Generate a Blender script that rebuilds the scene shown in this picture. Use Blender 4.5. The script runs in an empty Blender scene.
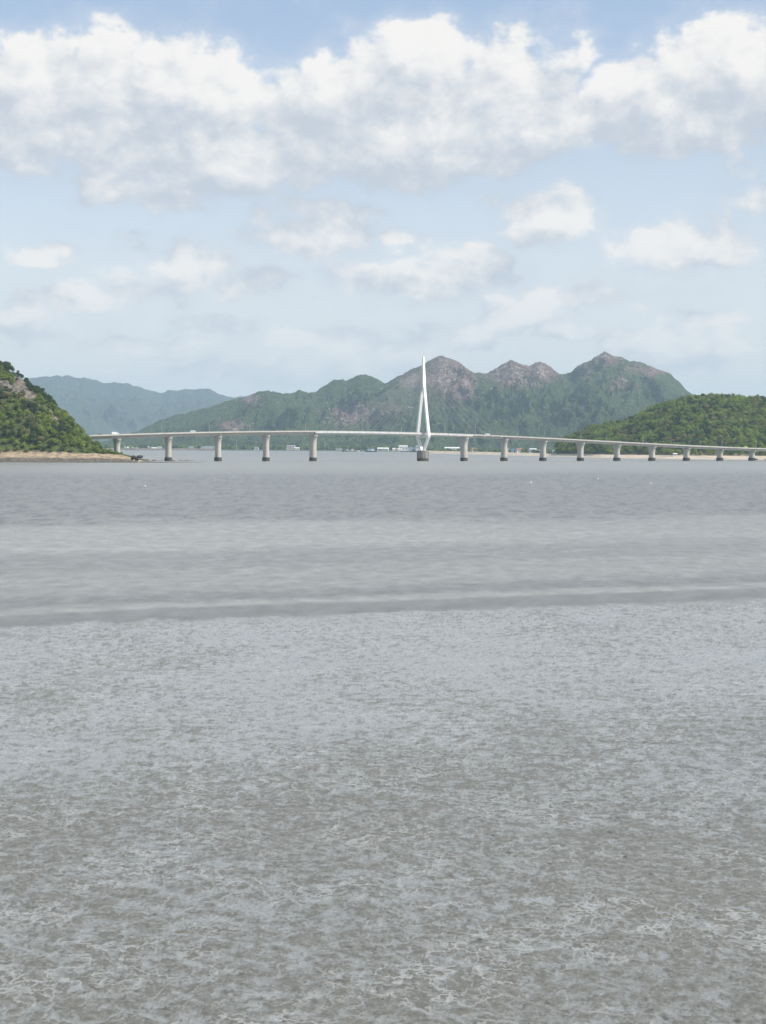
import bpy, bmesh, math, random
import numpy as np
from mathutils import Vector, Matrix, Euler

random.seed(7)
RNG = np.random.default_rng(11)
sc = bpy.context.scene
COL = sc.collection
R = math.radians
F = 1540.0          # focal length in pixels of the 766x1024 frame
HCAM = 17.0

# ------------------------------------------------------------------ camera
cam_d = bpy.data.cameras.new('camera')
cam = bpy.data.objects.new('camera', cam_d)
COL.objects.link(cam)
sc.camera = cam
cam_d.sensor_fit = 'VERTICAL'
cam_d.sensor_height = 24.0
cam_d.lens = 24.0 * F / 1024.0
cam_d.clip_start = 0.5
cam_d.clip_end = 60000
RM = Matrix.Rotation(R(90 - 2.443), 3, 'X') @ Matrix.Rotation(R(0.30), 3, 'Z')
cam.matrix_world = Matrix.Translation((0, 0, HCAM)) @ RM.to_4x4()


def ray(px, py):
    return RM @ Vector(((px - 383) / F, (512 - py) / F, -1.0))


def at(px, py, Y):
    d = ray(px, py)
    return Vector((d.x * Y / d.y, Y, HCAM + d.z * Y / d.y))


def ground_at(px, py, z=0.0):
    d = ray(px, py)
    t = (z - HCAM) / d.z
    return Vector((d.x * t, d.y * t, z))


def hor(px):
    """height in pixels of the horizon at a column"""
    return 446.3 + (px - 383) * math.tan(R(0.30))


# ------------------------------------------------------------------ noise
def _hash(ix, iy, s):
    h = (ix.astype(np.int64) * 374761393 + iy.astype(np.int64) * 668265263 + s * 982451653) & 0xffffffff
    h = ((h ^ (h >> 13)) * 1274126177) & 0xffffffff
    h = ((h ^ (h >> 16)) * 2246822519) & 0xffffffff
    h = h ^ (h >> 13)
    return (h & 0xffff) / 65535.0


def gnoise(x, y, s=0):
    x = np.asarray(x, dtype=np.float64); y = np.asarray(y, dtype=np.float64)
    ix = np.floor(x); iy = np.floor(y)
    fx = x - ix; fy = y - iy
    ux = fx * fx * fx * (fx * (fx * 6 - 15) + 10); uy = fy * fy * fy * (fy * (fy * 6 - 15) + 10)

    def g(ax, ay):
        a = _hash(ix + ax, iy + ay, s) * 2 * np.pi
        return np.cos(a) * (fx - ax) + np.sin(a) * (fy - ay)
    n = (g(0, 0) * (1 - ux) + g(1, 0) * ux) * (1 - uy) + (g(0, 1) * (1 - ux) + g(1, 1) * ux) * uy
    return n * 1.5          # about -1..1


def fbm(x, y, s=0, o=4, r=0.5, l=2.03):
    a = 1.0; t = 0; n = 0
    for k in range(o):
        n = n + a * gnoise(x, y, s + k * 17); t += a
        a *= r; x = x * l + 13.7; y = y * l + 7.1
    return n / t


def ridged(x, y, s=0, o=4, r=0.5, l=2.03):
    a = 1.0; t = 0; n = 0
    for k in range(o):
        n = n + a * (1 - np.abs(gnoise(x, y, s + k * 17)) * 1.6); t += a
        a *= r; x = x * l + 13.7; y = y * l + 7.1
    return n / t


def sstep(a, b, x):
    t = np.clip((x - a) / (b - a), 0, 1)
    return t * t * (3 - 2 * t)


# ------------------------------------------------------------------ objects
def tag(o, label=None, cat=None, group=None, kind=None):
    if label: o['label'] = label
    if cat: o['category'] = cat
    if group: o['group'] = group
    if kind: o['kind'] = kind
    return o


def empty(name, loc=(0, 0, 0), rz=0.0, label=None, cat=None, group=None):
    o = bpy.data.objects.new(name, None)
    COL.objects.link(o)
    o.empty_display_size = 0.5
    o.location = loc
    o.rotation_euler = (0, 0, rz)
    return tag(o, label, cat, group)


def link(name, me, mat, parent=None, smooth=False):
    if mat is not None and not me.materials:
        me.materials.append(mat)
    if smooth:
        me.polygons.foreach_set('use_smooth', [True] * len(me.polygons))
    o = bpy.data.objects.new(name, me)
    COL.objects.link(o)
    if parent is not None:
        o.parent = parent
    return o


class MB:
    """collects simple solids and links them as one mesh"""
    def __init__(s):
        s.v = []; s.f = []

    def add(s, vs, fs):
        n = len(s.v)
        s.v += [tuple(v) for v in vs]
        s.f += [tuple(i + n for i in f) for f in fs]

    def box(s, x0, x1, y0, y1, z0, z1, rz=0, c=(0, 0, 0)):
        vs = []
        for z in (z0, z1):
            for x, y in ((x0, y0), (x1, y0), (x1, y1), (x0, y1)):
                X = x * math.cos(rz) - y * math.sin(rz); Y = x * math.sin(rz) + y * math.cos(rz)
                vs.append((X + c[0], Y + c[1], z + c[2]))
        s.add(vs, [(3, 2, 1, 0), (4, 5, 6, 7), (0, 1, 5, 4), (1, 2, 6, 5), (2, 3, 7, 6), (3, 0, 4, 7)])

    def loft(s, rings, cap=True):
        n = len(rings[0]); base = len(s.v)
        for r_ in rings:
            s.v += [tuple(p) for p in r_]
        for k in range(len(rings) - 1):
            for i in range(n):
                j = (i + 1) % n
                a = base + k * n
                s.f.append((a + i, a + j, a + n + j, a + n + i))
        if cap:
            s.f.append(tuple(base + i for i in reversed(range(n))))
            s.f.append(tuple(base + (len(rings) - 1) * n + i for i in range(n)))

    def tube(s, pts, rads, n=8):
        rings = []
        pts = [Vector(p) for p in pts]
        for k, p in enumerate(pts):
            d = (pts[min(k + 1, len(pts) - 1)] - pts[max(k - 1, 0)]).normalized()
            u = d.cross(Vector((0.3, 0.9, 0.1)))
            if u.length < 1e-3: u = d.cross(Vector((1, 0, 0)))
            u.normalize(); w = d.cross(u)
            r_ = rads[k] if hasattr(rads, '__len__') else rads
            rings.append([p + (u * math.cos(2 * math.pi * i / n) + w * math.sin(2 * math.pi * i / n)) * r_ for i in range(n)])
        s.loft(rings)

    def build(s, name, mat, parent=None, smooth=False, bevel=0):
        me = bpy.data.meshes.new(name)
        me.from_pydata(s.v, [], s.f)
        me.update()
        bm = bmesh.new(); bm.from_mesh(me)
        bmesh.ops.recalc_face_normals(bm, faces=bm.faces)
        if bevel:
            bmesh.ops.bevel(bm, geom=list(bm.edges), offset=bevel, segments=2, affect='EDGES', profile=0.6)
        bm.to_mesh(me); bm.free()
        return link(name, me, mat, parent, smooth)


def grid_mesh(name, X, Y, Z, mat, attrs=None, closed=False, smooth=True):
    nr, nc = X.shape
    co = np.stack([X, Y, Z], -1).reshape(-1, 3).astype(np.float32)
    i = np.arange(nr * nc).reshape(nr, nc)
    if closed:
        j = np.concatenate([i, i[:, :1]], 1)
    else:
        j = i
    q = np.stack([j[:-1, :-1], j[:-1, 1:], j[1:, 1:], j[1:, :-1]], -1).reshape(-1, 4)
    me = bpy.data.meshes.new(name)
    me.vertices.add(len(co)); me.vertices.foreach_set('co', co.ravel())
    me.loops.add(q.size); me.loops.foreach_set('vertex_index', q.ravel().astype(np.int32))
    me.polygons.add(len(q)); me.polygons.foreach_set('loop_start', (np.arange(len(q)) * 4).astype(np.int32))
    me.polygons.foreach_set('loop_total', np.full(len(q), 4, np.int32))
    me.update(calc_edges=True)
    me.validate()
    if smooth:
        me.polygons.foreach_set('use_smooth', np.ones(len(q), bool))
    for k, a in (attrs or {}).items():
        at_ = me.attributes.new(k, 'FLOAT', 'POINT')
        at_.data.foreach_set('value', np.asarray(a, dtype=np.float32).ravel())
    return link(name, me, mat)


def faces_mesh(name, co, quads):
    me = bpy.data.meshes.new(name)
    co = np.asarray(co, np.float32); quads = np.asarray(quads)
    k = quads.shape[1]
    me.vertices.add(len(co)); me.vertices.foreach_set('co', co.ravel())
    me.loops.add(quads.size); me.loops.foreach_set('vertex_index', quads.ravel().astype(np.int32))
    me.polygons.add(len(quads)); me.polygons.foreach_set('loop_start', (np.arange(len(quads)) * k).astype(np.int32))
    me.polygons.foreach_set('loop_total', np.full(len(quads), k, np.int32))
    me.update(calc_edges=True)
    return me


# ------------------------------------------------------------------ node helpers
class S:
    """a float socket with operators"""
    nt = None

    def __init__(s, sock): s.s = sock

    @staticmethod
    def m(op, *a, clamp=False):
        n = S.nt.nodes.new('ShaderNodeMath'); n.operation = op; n.use_clamp = clamp
        for i, v in enumerate(a):
            if isinstance(v, S): S.nt.links.new(v.s, n.inputs[i])
            else: n.inputs[i].default_value = float(v)
        return S(n.outputs[0])

    def __add__(a, b): return S.m('ADD', a, b)
    __radd__ = __add__
    def __sub__(a, b): return S.m('SUBTRACT', a, b)
    def __rsub__(a, b): return S.m('SUBTRACT', b, a)
    def __mul__(a, b): return S.m('MULTIPLY', a, b)
    __rmul__ = __mul__
    def __truediv__(a, b): return S.m('DIVIDE', a, b)
    def max(a, b): return S.m('MAXIMUM', a, b)
    def min(a, b): return S.m('MINIMUM', a, b)
    def abs(a): return S.m('ABSOLUTE', a)
    def clamp(a): return S.m('ADD', a, 0.0, clamp=True)
    def pow(a, b): return S.m('POWER', a, b)

    def step(a, lo, hi):
        n = S.nt.nodes.new('ShaderNodeMapRange'); n.interpolation_type = 'SMOOTHSTEP'
        S.nt.links.new(a.s, n.inputs['Value'])
        n.inputs['From Min'].default_value = lo; n.inputs['From Max'].default_value = hi
        return S(n.outputs['Result'])


def vec(x, y, z=0.0):
    n = S.nt.nodes.new('ShaderNodeCombineXYZ')
    for i, v in enumerate((x, y, z)):
        if isinstance(v, S): S.nt.links.new(v.s, n.inputs[i])
        else: n.inputs[i].default_value = v
    return n.outputs[0]


def noise(v, scale=1.0, detail=4, rough=0.5, dim='3D', typ='FBM', dist=0.0, out=0):
    n = S.nt.nodes.new('ShaderNodeTexNoise'); n.noise_dimensions = dim; n.noise_type = typ
    S.nt.links.new(v, n.inputs['Vector'])
    n.inputs['Scale'].default_value = scale; n.inputs['Detail'].default_value = detail
    n.inputs['Roughness'].default_value = rough; n.inputs['Distortion'].default_value = dist
    return S(n.outputs[out])


def voronoi(v, scale, feature='F1', out='Distance', rnd=1.0):
    n = S.nt.nodes.new('ShaderNodeTexVoronoi'); n.feature = feature
    S.nt.links.new(v, n.inputs['Vector'])
    n.inputs['Scale'].default_value = scale
    n.inputs['Randomness'].default_value = rnd
    return S(n.outputs[out])


def mixc(fac, a, b, mode='MIX'):
    n = S.nt.nodes.new('ShaderNodeMix'); n.data_type = 'RGBA'; n.blend_type = mode
    for sock, v in ((n.inputs[0], fac), (n.inputs[6], a), (n.inputs[7], b)):
        if isinstance(v, S): S.nt.links.new(v.s, sock)
        elif isinstance(v, bpy.types.NodeSocket): S.nt.links.new(v, sock)
        elif isinstance(v, (tuple, list)): sock.default_value = (v[0], v[1], v[2], 1)
        else: sock.default_value = v
    return n.outputs[2]


def attr(name):
    n = S.nt.nodes.new('ShaderNodeAttribute'); n.attribute_name = name
    return S(n.outputs['Fac'])


def mapping(v, sx, sy, sz):
    n = S.nt.nodes.new('ShaderNodeMapping'); n.vector_type = 'POINT'
    S.nt.links.new(v, n.inputs['Vector']); n.inputs['Scale'].default_value = (sx, sy, sz)
    return n.outputs[0]


def new_mat(name):
    m = bpy.data.materials.new(name); m.use_nodes = True
    nt = m.node_tree
    S.nt = nt
    b = nt.nodes['Principled BSDF']
    return m, nt, b


def pos():
    return S.nt.nodes.new('ShaderNodeNewGeometry').outputs['Position']


def objco():
    return S.nt.nodes.new('ShaderNodeTexCoord').outputs['Object']


def bump(h, strength, dist):
    n = S.nt.nodes.new('ShaderNodeBump'); n.inputs['Strength'].default_value = strength
    n.inputs['Distance'].default_value = dist
    S.nt.links.new(h.s, n.inputs['Height'])
    return n.outputs[0]


def plain(name, c1, c2=None, scale=0.5, rough=0.7, metal=0.0, streak=False, bumpd=0.0):
    m, nt, b = new_mat(name)
    c2 = c2 or tuple(x * 0.8 for x in c1)
    p = pos()
    if streak: p = mapping(p, 1, 1, 0.15)
    n = noise(p, scale, 5, 0.6)
    nt.links.new(mixc(n.step(0.35, 0.68), c1, c2), b.inputs['Base Color'])
    b.inputs['Roughness'].default_value = rough
    b.inputs['Metallic'].default_value = metal
    if bumpd: nt.links.new(bump(n, 0.6, bumpd), b.inputs['Normal'])
    return m


# ------------------------------------------------------------------ sun + sky
SUN_EL, SUN_AZ = R(46), R(108)        # azimuth clockwise from the viewing direction (+Y)
sdir = Vector((math.sin(SUN_AZ) * math.cos(SUN_EL), math.cos(SUN_AZ) * math.cos(SUN_EL), math.sin(SUN_EL)))
sun_d = bpy.data.lights.new('sun', 'SUN'); sun_d.energy = 4.3; sun_d.angle = R(0.5); sun_d.color = (1, 0.95, 0.86)
sun = bpy.data.objects.new('sun', sun_d); COL.objects.link(sun)
sun.rotation_euler = sdir.to_track_quat('Z', 'Y').to_euler()
sun.location = (0, 0, 800)

world = bpy.data.worlds.new('World'); sc.world = world; world.use_nodes = True
wt = world.node_tree
for n in list(wt.nodes): wt.nodes.remove(n)
S.nt = wt
sky = wt.nodes.new('ShaderNodeTexSky'); sky.sky_type = 'NISHITA'; sky.sun_disc = False
sky.sun_elevation = SUN_EL; sky.sun_rotation = SUN_AZ
sky.altitude = 0; sky.air_density = 1.0; sky.dust_density = 1.2; sky.ozone_density = 1.5


def sph(px, py):
    d = ray(px, py).normalized()
    return math.atan2(d.x, d.y) * F, math.asin(d.z) * F


# clouds of the day, one entry each: centre, half width, height up, height down, weight
CLOUDS = [
    # left bank
    (-40, 95, 110, 60, 50, 1.0), (40, 92, 75, 62, 52, 1.2), (110, 96, 80, 66, 50, 1.2), (185, 100, 85, 66, 50, 1.25), (250, 108, 60, 48, 42, 1.0),
    (40, 140, 200, 42, 28, 1.1), (200, 155, 190, 44, 40, 1.25),
    # middle bank
    (300, 120, 90, 48, 42, 1.15), (370, 98, 90, 60, 52, 1.25), (430, 72, 85, 56, 70, 1.25), (500, 95, 85, 62, 54, 1.1), (400, 148, 200, 50, 42, 1.35), (545, 110, 50, 50, 34, 0.85),
    # right bank
    (600, 126, 44, 40, 24, 1.0), (655, 100, 70, 46, 50, 1.25), (730, 75, 85, 62, 72, 1.35), (800, 90, 90, 70, 62, 1.2), (690, 130, 130, 34, 28, 1.0), (577, 42, 26, 24, 42, 0.5),
    # wisps under the banks
    (150, 188, 95, 24, 20, 0.95), (300, 205, 70, 14, 18, 0.45), (760, 190, 40, 40, 30, 0.3),
    # small heaps
    (546, 222, 62, 38, 24, 1.15), (682, 246, 72, 26, 28, 1.05), (722, 232, 26, 18, 16, 0.8), (432, 276, 98, 22, 28, 1.1), (475, 268, 38, 24, 16, 0.9), (404, 242, 32, 15, 16, 0.95),
    (312, 236, 74, 22, 24, 0.95), (190, 266, 48, 30, 26, 1.1), (150, 288, 54, 17, 20, 0.75), (512, 314, 46, 24, 20, 1.45), (476, 336, 34, 18, 18, 1.25),
    (568, 332, 38, 17, 15, 1.35), (60, 299, 54, 16, 18, 0.85), (42, 254, 38, 11, 11, 0.8), (148, 250, 28, 12, 12, 0.8), (250, 284, 46, 16, 16, 0.7),
    (130, 345, 70, 14, 17, 0.8), (218, 325, 50, 13, 15, 0.75), (345, 345, 85, 18, 20, 0.72), (422, 338, 50, 15, 17, 0.75), (662, 350, 98, 24, 22, 0.8), (700, 318, 50, 12, 13, 0.66),
    (30, 325, 70, 18, 18, 0.45), (280, 375, 220, 18, 14, 0.55), (560, 300, 100, 18, 22, 0.45),
]
S.nt = wt
tc = wt.nodes.new('ShaderNodeTexCoord')
sep = wt.nodes.new('ShaderNodeSeparateXYZ'); wt.links.new(tc.outputs['Generated'], sep.inputs[0])
dx, dy, dz = (S(sep.outputs[i]) for i in range(3))
NA, NB = 2.25, 0.7
U = S.m('ARCTAN2', dx, dy) * F
V_ = S.m('ARCSINE', dz) * F


def vmath(op, a, b, c=None, out=0):
    n = wt.nodes.new('ShaderNodeVectorMath'); n.operation = op
    for i, v in enumerate((a, b, c)):
        if v is None: continue
        if isinstance(v, tuple): n.inputs[i].default_value = v
        else: wt.links.new(v, n.inputs[i])
    return n.outputs[out]


uv = vec(U, V_, 0.0)
nw = wt.nodes.new('ShaderNodeTexNoise'); nw.noise_dimensions = '2D'
wt.links.new(vmath('MULTIPLY', uv, (0.02, 0.03, 0)), nw.inputs['Vector']); nw.inputs['Scale'].default_value = 1.0; nw.inputs['Detail'].default_value = 3
uvw = vmath('ADD', uv, vmath('MULTIPLY_ADD', nw.outputs['Color'], (62, 34, 0), (-31, -17, 0)))
away = (U.abs() - 470.0).step(0, 200).max((V_ - 560.0).step(0, 160))
gen = (noise(vmath('MULTIPLY', uv, (0.0026, 0.005, 0)), 1.0, 2, 0.5, '2D') - 0.5) * 5.0 * away - (1.0 - away)


def envelope(v):
    E = gen
    for (cx, cy, a, bu, bd, w) in CLOUDS:
        u0, v0 = sph(cx, cy)
        q_ = vmath('MULTIPLY_ADD', v, (1 / a, 1 / bu, 0), (-u0 / a, -v0 / bu, 0))
        if abs(bu / bd - 1) > .12: q_ = vmath('MAXIMUM', q_, vmath('MULTIPLY', q_, (1, -bu / bd, 0)))
        r2 = S(vmath('DOT_PRODUCT', q_, q_, out=1))
        E = E.max(S.m('MULTIPLY_ADD', r2, -w, w))
    return E


def nz2(v, sx, sy, ox, oy, det, rough):
    return noise(vmath('MULTIPLY_ADD', v, (sx, sy, 0), (ox, oy, 0)), 1.0, det, rough, '2D')


OFF1 = (12.0, 17.0, 0.0); OFF2 = (22.0, 42.0, 0.0)
p1 = vmath('ADD', uv, OFF1)
E0 = envelope(uvw); E2 = envelope(vmath('ADD', uvw, OFF2))
n10 = nz2(uv, 0.016, 0.024, 5.3, 2.1, 8, .55); n20 = nz2(uv, 0.05, 0.065, 7.7, 1.7, 5, .62)
n11 = nz2(p1, 0.016, 0.024, 5.3, 2.1, 5, .55); n21 = nz2(p1, 0.05, 0.065, 7.7, 1.7, 3, .62)
n12 = nz2(vmath('ADD', uv, OFF2), 0.016, 0.024, 5.3, 2.1, 2, .55)
D0 = E0 + (n10 - 0.5) * NA + (n20 - 0.5) * NB
D1 = E0 * 0.6 + E2 * 0.4 + (n11 - 0.5) * NA + (n21 - 0.5) * NB
D2 = E2 + (n12 - 0.5) * NA
lit = ((D0 - D1) * 1.25 + (D0.min(2.0) - D2.min(2.0)) * 0.40).step(-1.0, 1.65)
alpha = (D0.step(-0.02, 0.62) * 0.84 + D0.step(-1.2, 0.4) * 0.22).clamp()
fadeh = V_.step(10, 190)                                  # clouds sink into the haze low down
alpha = alpha * (0.45 + fadeh * 0.55)
CB = 7.3                                                  # radiance of sunlit cloud before the strength below
shade_c = (0.63 * CB, 0.685 * CB, 0.765 * CB)
lit_c = (1.05 * CB, 1.02 * CB, 0.985 * CB)
ccol = mixc(lit, shade_c, lit_c)
below = dz.step(-0.02, 0.0)
SKYGAIN = wt.nodes.new('ShaderNodeVectorMath'); SKYGAIN.operation = 'MULTIPLY'
wt.links.new(sky.outputs[0], SKYGAIN.inputs[0]); SKYGAIN.inputs[1].default_value = (1.0, 1.0, 1.0)
veil_a = (0.30 + 0.25 * V_.step(420, 0)).clamp()
veil_a = (1.0 - V_.step(-60, 520)) * 0.54 + 0.36           # thin high haze paling the blue towards the horizon
veil_c = mixc(V_.step(40, 600), (1.02 * CB, 1.03 * CB, 1.02 * CB), (0.60 * CB, 0.82 * CB, 1.16 * CB))
skyc = mixc(veil_a, SKYGAIN.outputs[0], veil_c)
colr = mixc(alpha, skyc, ccol)
bg = wt.nodes.new('ShaderNodeBackground'); bg.inputs['Strength'].default_value = 0.1
wt.links.new(colr, bg.inputs['Color'])
wo = wt.nodes.new('ShaderNodeOutputWorld'); wt.links.new(bg.outputs[0], wo.inputs['Surface'])
world.cycles.sampling_method = 'MANUAL'; world.cycles.sample_map_resolution = 512

# ------------------------------------------------------------------ materials
# mudflat -----------------------------------------------------------
M = {}
m, nt, b = new_mat('wet_mud')
p = pos()
film = attr('film'); tone = attr('tone'); water = attr('water')
fine = noise(mapping(p, 1.0, 0.9, 1.0), 2.8, 8, 0.78)
fine2 = noise(mapping(p, 1.0, 0.5, 1.0), 9.0, 4, 0.6)
streaks = noise(mapping(p, 0.30, 0.17, 1.0), 1.0, 7, 0.74)
pud = 1.0 - (voronoi(mapping(p, 1, 0.55, 1), 0.30) + (noise(p, 1.3, 4, 0.6) - 0.5) * 0.55).step(0.05, 0.12)
f2 = ((film + pud * 0.5).min(1.0) + (fine - 0.5) * 2.4 * (1.0 - water)  ).step(0.0, 1.0)
mud = mixc(fine.step(0.3, 0.7), (0.100, 0.096, 0.080), (0.156, 0.152, 0.131))
silt = mixc(fine2.step(0.3, 0.7), (0.190, 0.193, 0.183), (0.252, 0.256, 0.244))
c = mixc(f2, mud, silt)
wat = mixc(streaks.step(0.35, 0.65), (0.168, 0.169, 0.152), (0.236, 0.239, 0.223))
c = mixc(water, c, wat)
def thread(scale, off, wid):
    n_ = noise(mapping(p, 1.0 + off, 0.85, 1.0), scale, 4, 0.55)
    return 1.0 - (n_ - 0.5).abs().step(wid * 0.35, wid)


patchy = noise(p, 0.16, 3, 0.6).step(0.40, 0.60)
thr = (thread(0.50, 0.0, 0.020) * 0.8).max(thread(1.1, 0.13, 0.022) * 0.5) * (patchy * 0.8 + 0.2)
c = mixc(thr * (1.0 - water), c, (0.31, 0.313, 0.30))
spk = noise(mapping(p, 1.0, 0.85, 1.0), 2.4, 3, 0.7).step(0.60, 0.68)
c = mixc(spk * 0.75 * (1.0 - water), c, (0.068, 0.065, 0.055))
holes = 1.0 - voronoi(p, 2.6).step(0.05, 0.15)            # crab burrows
c = mixc(holes * 0.75 * (1.0 - water), c, (0.045, 0.043, 0.04))
hole2 = 1.0 - voronoi(mapping(p, 1, 0.6, 1), 0.62).step(0.03, 0.10)
c = mixc(hole2 * 0.8 * (1.0 - water), c, (0.04, 0.038, 0.035))
cm = S.nt.nodes.new('ShaderNodeCombineColor')
for i in range(3): nt.links.new(tone.s, cm.inputs[i])
c = mixc(1.0, c, cm.outputs[0], 'MULTIPLY')
nt.links.new(c, b.inputs['Base Color'])
rg = 0.52 - f2 * 0.27 - water * 0.12
nt.links.new(rg.s, b.inputs['Roughness'])
b.inputs['Specular IOR Level'].default_value = 0.45
h = fine * (1.0 - f2 * 0.8) * 0.05 + noise(mapping(p, 0.5, 1.6, 1), 1.2, 5, 0.6) * 0.06 * water + streaks * 0.06 * water
nt.links.new(bump(h, 0.8, 1.0), b.inputs['Normal'])
M['mud'] = m

# forest slopes far off -------------------------------------------------
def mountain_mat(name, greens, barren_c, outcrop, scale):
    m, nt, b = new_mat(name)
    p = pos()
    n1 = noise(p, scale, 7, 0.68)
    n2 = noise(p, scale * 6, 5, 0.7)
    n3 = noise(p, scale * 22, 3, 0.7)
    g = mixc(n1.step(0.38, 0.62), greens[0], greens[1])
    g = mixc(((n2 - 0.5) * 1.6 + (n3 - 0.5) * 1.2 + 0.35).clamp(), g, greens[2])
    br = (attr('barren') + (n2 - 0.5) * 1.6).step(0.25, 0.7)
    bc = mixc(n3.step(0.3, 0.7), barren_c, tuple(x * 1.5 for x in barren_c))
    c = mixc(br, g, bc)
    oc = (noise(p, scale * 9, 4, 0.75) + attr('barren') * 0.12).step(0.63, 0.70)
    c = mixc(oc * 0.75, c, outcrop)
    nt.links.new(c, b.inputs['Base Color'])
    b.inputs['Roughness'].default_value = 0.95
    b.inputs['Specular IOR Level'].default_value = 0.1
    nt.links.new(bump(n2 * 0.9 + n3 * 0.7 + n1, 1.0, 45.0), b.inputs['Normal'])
    return m


M['mount'] = mountain_mat('forested_rock', [(0.026, 0.044, 0.022), (0.060, 0.092, 0.036), (0.125, 0.165, 0.055)], (0.18, 0.122, 0.108), (0.46, 0.42, 0.38), 0.0035)
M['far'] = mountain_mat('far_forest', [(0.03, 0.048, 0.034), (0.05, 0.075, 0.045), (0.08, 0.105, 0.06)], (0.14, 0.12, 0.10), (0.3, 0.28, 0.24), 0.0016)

m, nt, b = new_mat('hill_ground')
p = pos()
n1 = noise(p, 0.05, 7, 0.7); n2 = noise(mapping(p, 1, 1, 0.5), 0.25, 6, 0.7)
grass = mixc(n2.step(0.35, 0.65), (0.04, 0.06, 0.022), (0.09, 0.11, 0.04))
rock = mixc(n2.step(0.38, 0.62), (0.06, 0.053, 0.044), (0.215, 0.185, 0.15))
c = mixc((attr('rock') + (n1 - 0.5) * 1.0).step(0.35, 0.65), grass, rock)
sand = mixc(noise(p, 0.12, 6, 0.7).step(0.38, 0.62), (0.44, 0.345, 0.225), (0.25, 0.19, 0.135))
sand = mixc(noise(mapping(p, 1, 2, 4), 0.16, 6, 0.75).step(0.50, 0.62), sand, (0.13, 0.11, 0.09))
c = mixc(attr('sand'), c, sand)
c = mixc(attr('wet'), c, mixc(n2.step(0.4, 0.6), (0.065, 0.058, 0.048), (0.17, 0.148, 0.12)))
nt.links.new(c, b.inputs['Base Color']); b.inputs['Roughness'].default_value = 0.95
b.inputs['Specular IOR Level'].default_value = 0.15
nt.links.new(bump(n2, 1.0, 1.2), b.inputs['Normal'])
M['hill'] = m


def leaf_mat(name, a, bb, cc):
    m, nt, b = new_mat(name)
    oi = nt.nodes.new('ShaderNodeObjectInfo')
    p = pos()
    n = noise(p, 0.45, 3, 0.6)
    n2 = noise(p, 0.03, 3, 0.6)
    c = mixc(S(oi.outputs['Random']), a, bb)
    c = mixc((n.step(0.35, 0.7) * 0.6 + n2.step(0.4, 0.62) * 0.4), c, cc)
    nt.links.new(c, b.inputs['Base Color']); b.inputs['Roughness'].default_value = 0.6
    b.inputs['Specular IOR Level'].default_value = 0.25
    tr = nt.nodes.new('ShaderNodeBsdfTranslucent'); nt.links.new(mixc(1.0, c, (1.0, 1.0, 0.55), 'MULTIPLY'), tr.inputs['Color'])
    ad = nt.nodes.new('ShaderNodeMixShader'); ad.inputs[0].default_value = 0.34
    nt.links.new(b.outputs[0], ad.inputs[1]); nt.links.new(tr.outputs[0], ad.inputs[2])
    nt.links.new(ad.outputs[0], nt.nodes['Material Output'].inputs['Surface'])
    return m


M['leaf_mid'] = leaf_mat('leaves_mid_green', (0.115, 0.175, 0.028), (0.16, 0.225, 0.038), (0.225, 0.285, 0.06))
M['leaf_dark'] = leaf_mat('leaves_dark_green', (0.035, 0.066, 0.024), (0.052, 0.09, 0.03), (0.08, 0.125, 0.04))
M['leaf_bright'] = leaf_mat('leaves_bright_green', (0.175, 0.26, 0.045), (0.215, 0.29, 0.06), (0.27, 0.33, 0.08))
M['leaf_olive'] = leaf_mat('leaves_olive', (0.17, 0.175, 0.065), (0.21, 0.205, 0.08), (0.26, 0.25, 0.11))
M['bark'] = plain('bark', (0.09, 0.07, 0.05), (0.05, 0.04, 0.03), 1.5, 0.9)
M['concrete'] = plain('bridge_concrete', (0.50, 0.475, 0.435), (0.42, 0.395, 0.36), 0.25, 0.85, streak=True)
M['girder'] = plain('girder_concrete', (0.50, 0.48, 0.44), (0.42, 0.40, 0.37), 0.2, 0.85, streak=True)
M['stain'] = plain('tide_stained_concrete', (0.075, 0.07, 0.06), (0.035, 0.033, 0.03), 0.6, 0.8)
M['caisson'] = plain('weathered_caisson_concrete', (0.34, 0.32, 0.285), (0.21, 0.20, 0.18), 0.35, 0.85, streak=True)
M['white'] = plain('white_painted_steel', (0.88, 0.88, 0.87), (0.82, 0.82, 0.81), 0.2, 0.45, streak=True)
M['steel'] = plain('pale_steel_girder', (0.66, 0.66, 0.64), (0.56, 0.56, 0.55), 0.2, 0.5, streak=True)
M['asphalt'] = plain('asphalt', (0.055, 0.055, 0.055), (0.045, 0.045, 0.047), 0.8, 0.9)
M['paint'] = plain('road_paint', (0.75, 0.75, 0.73), None, 1.0, 0.7)
M['galv'] = plain('galvanised_steel', (0.55, 0.56, 0.57), (0.45, 0.46, 0.47), 1.0, 0.45, 0.3)
M['cable'] = plain('cable_sheath', (0.30, 0.31, 0.32), None, 1.0, 0.5)
M['rock'] = plain('shore_rock', (0.24, 0.20, 0.16), (0.10, 0.085, 0.07), 0.5, 0.9, bumpd=0.3)
M['darkrock'] = plain('dark_shore_rock', (0.07, 0.06, 0.055), (0.035, 0.03, 0.03), 0.5, 0.9, bumpd=0.3)
M['wall'] = plain('white_wall', (0.74, 0.73, 0.70), (0.6, 0.59, 0.57), 0.15, 0.8)
M['cream'] = plain('cream_wall', (0.62, 0.56, 0.46), (0.5, 0.46, 0.38), 0.15, 0.8)
M['roofblue'] = plain('blue_roof', (0.12, 0.22, 0.38), None, 0.2, 0.6)
M['roofgrey'] = plain('grey_roof', (0.25, 0.26, 0.27), None, 0.2, 0.6)
M['roofred'] = plain('rust_roof', (0.32, 0.13, 0.09), None, 0.2, 0.7)
M['glass'] = plain('dark_glass', (0.03, 0.04, 0.05), None, 1, 0.15)
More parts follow.
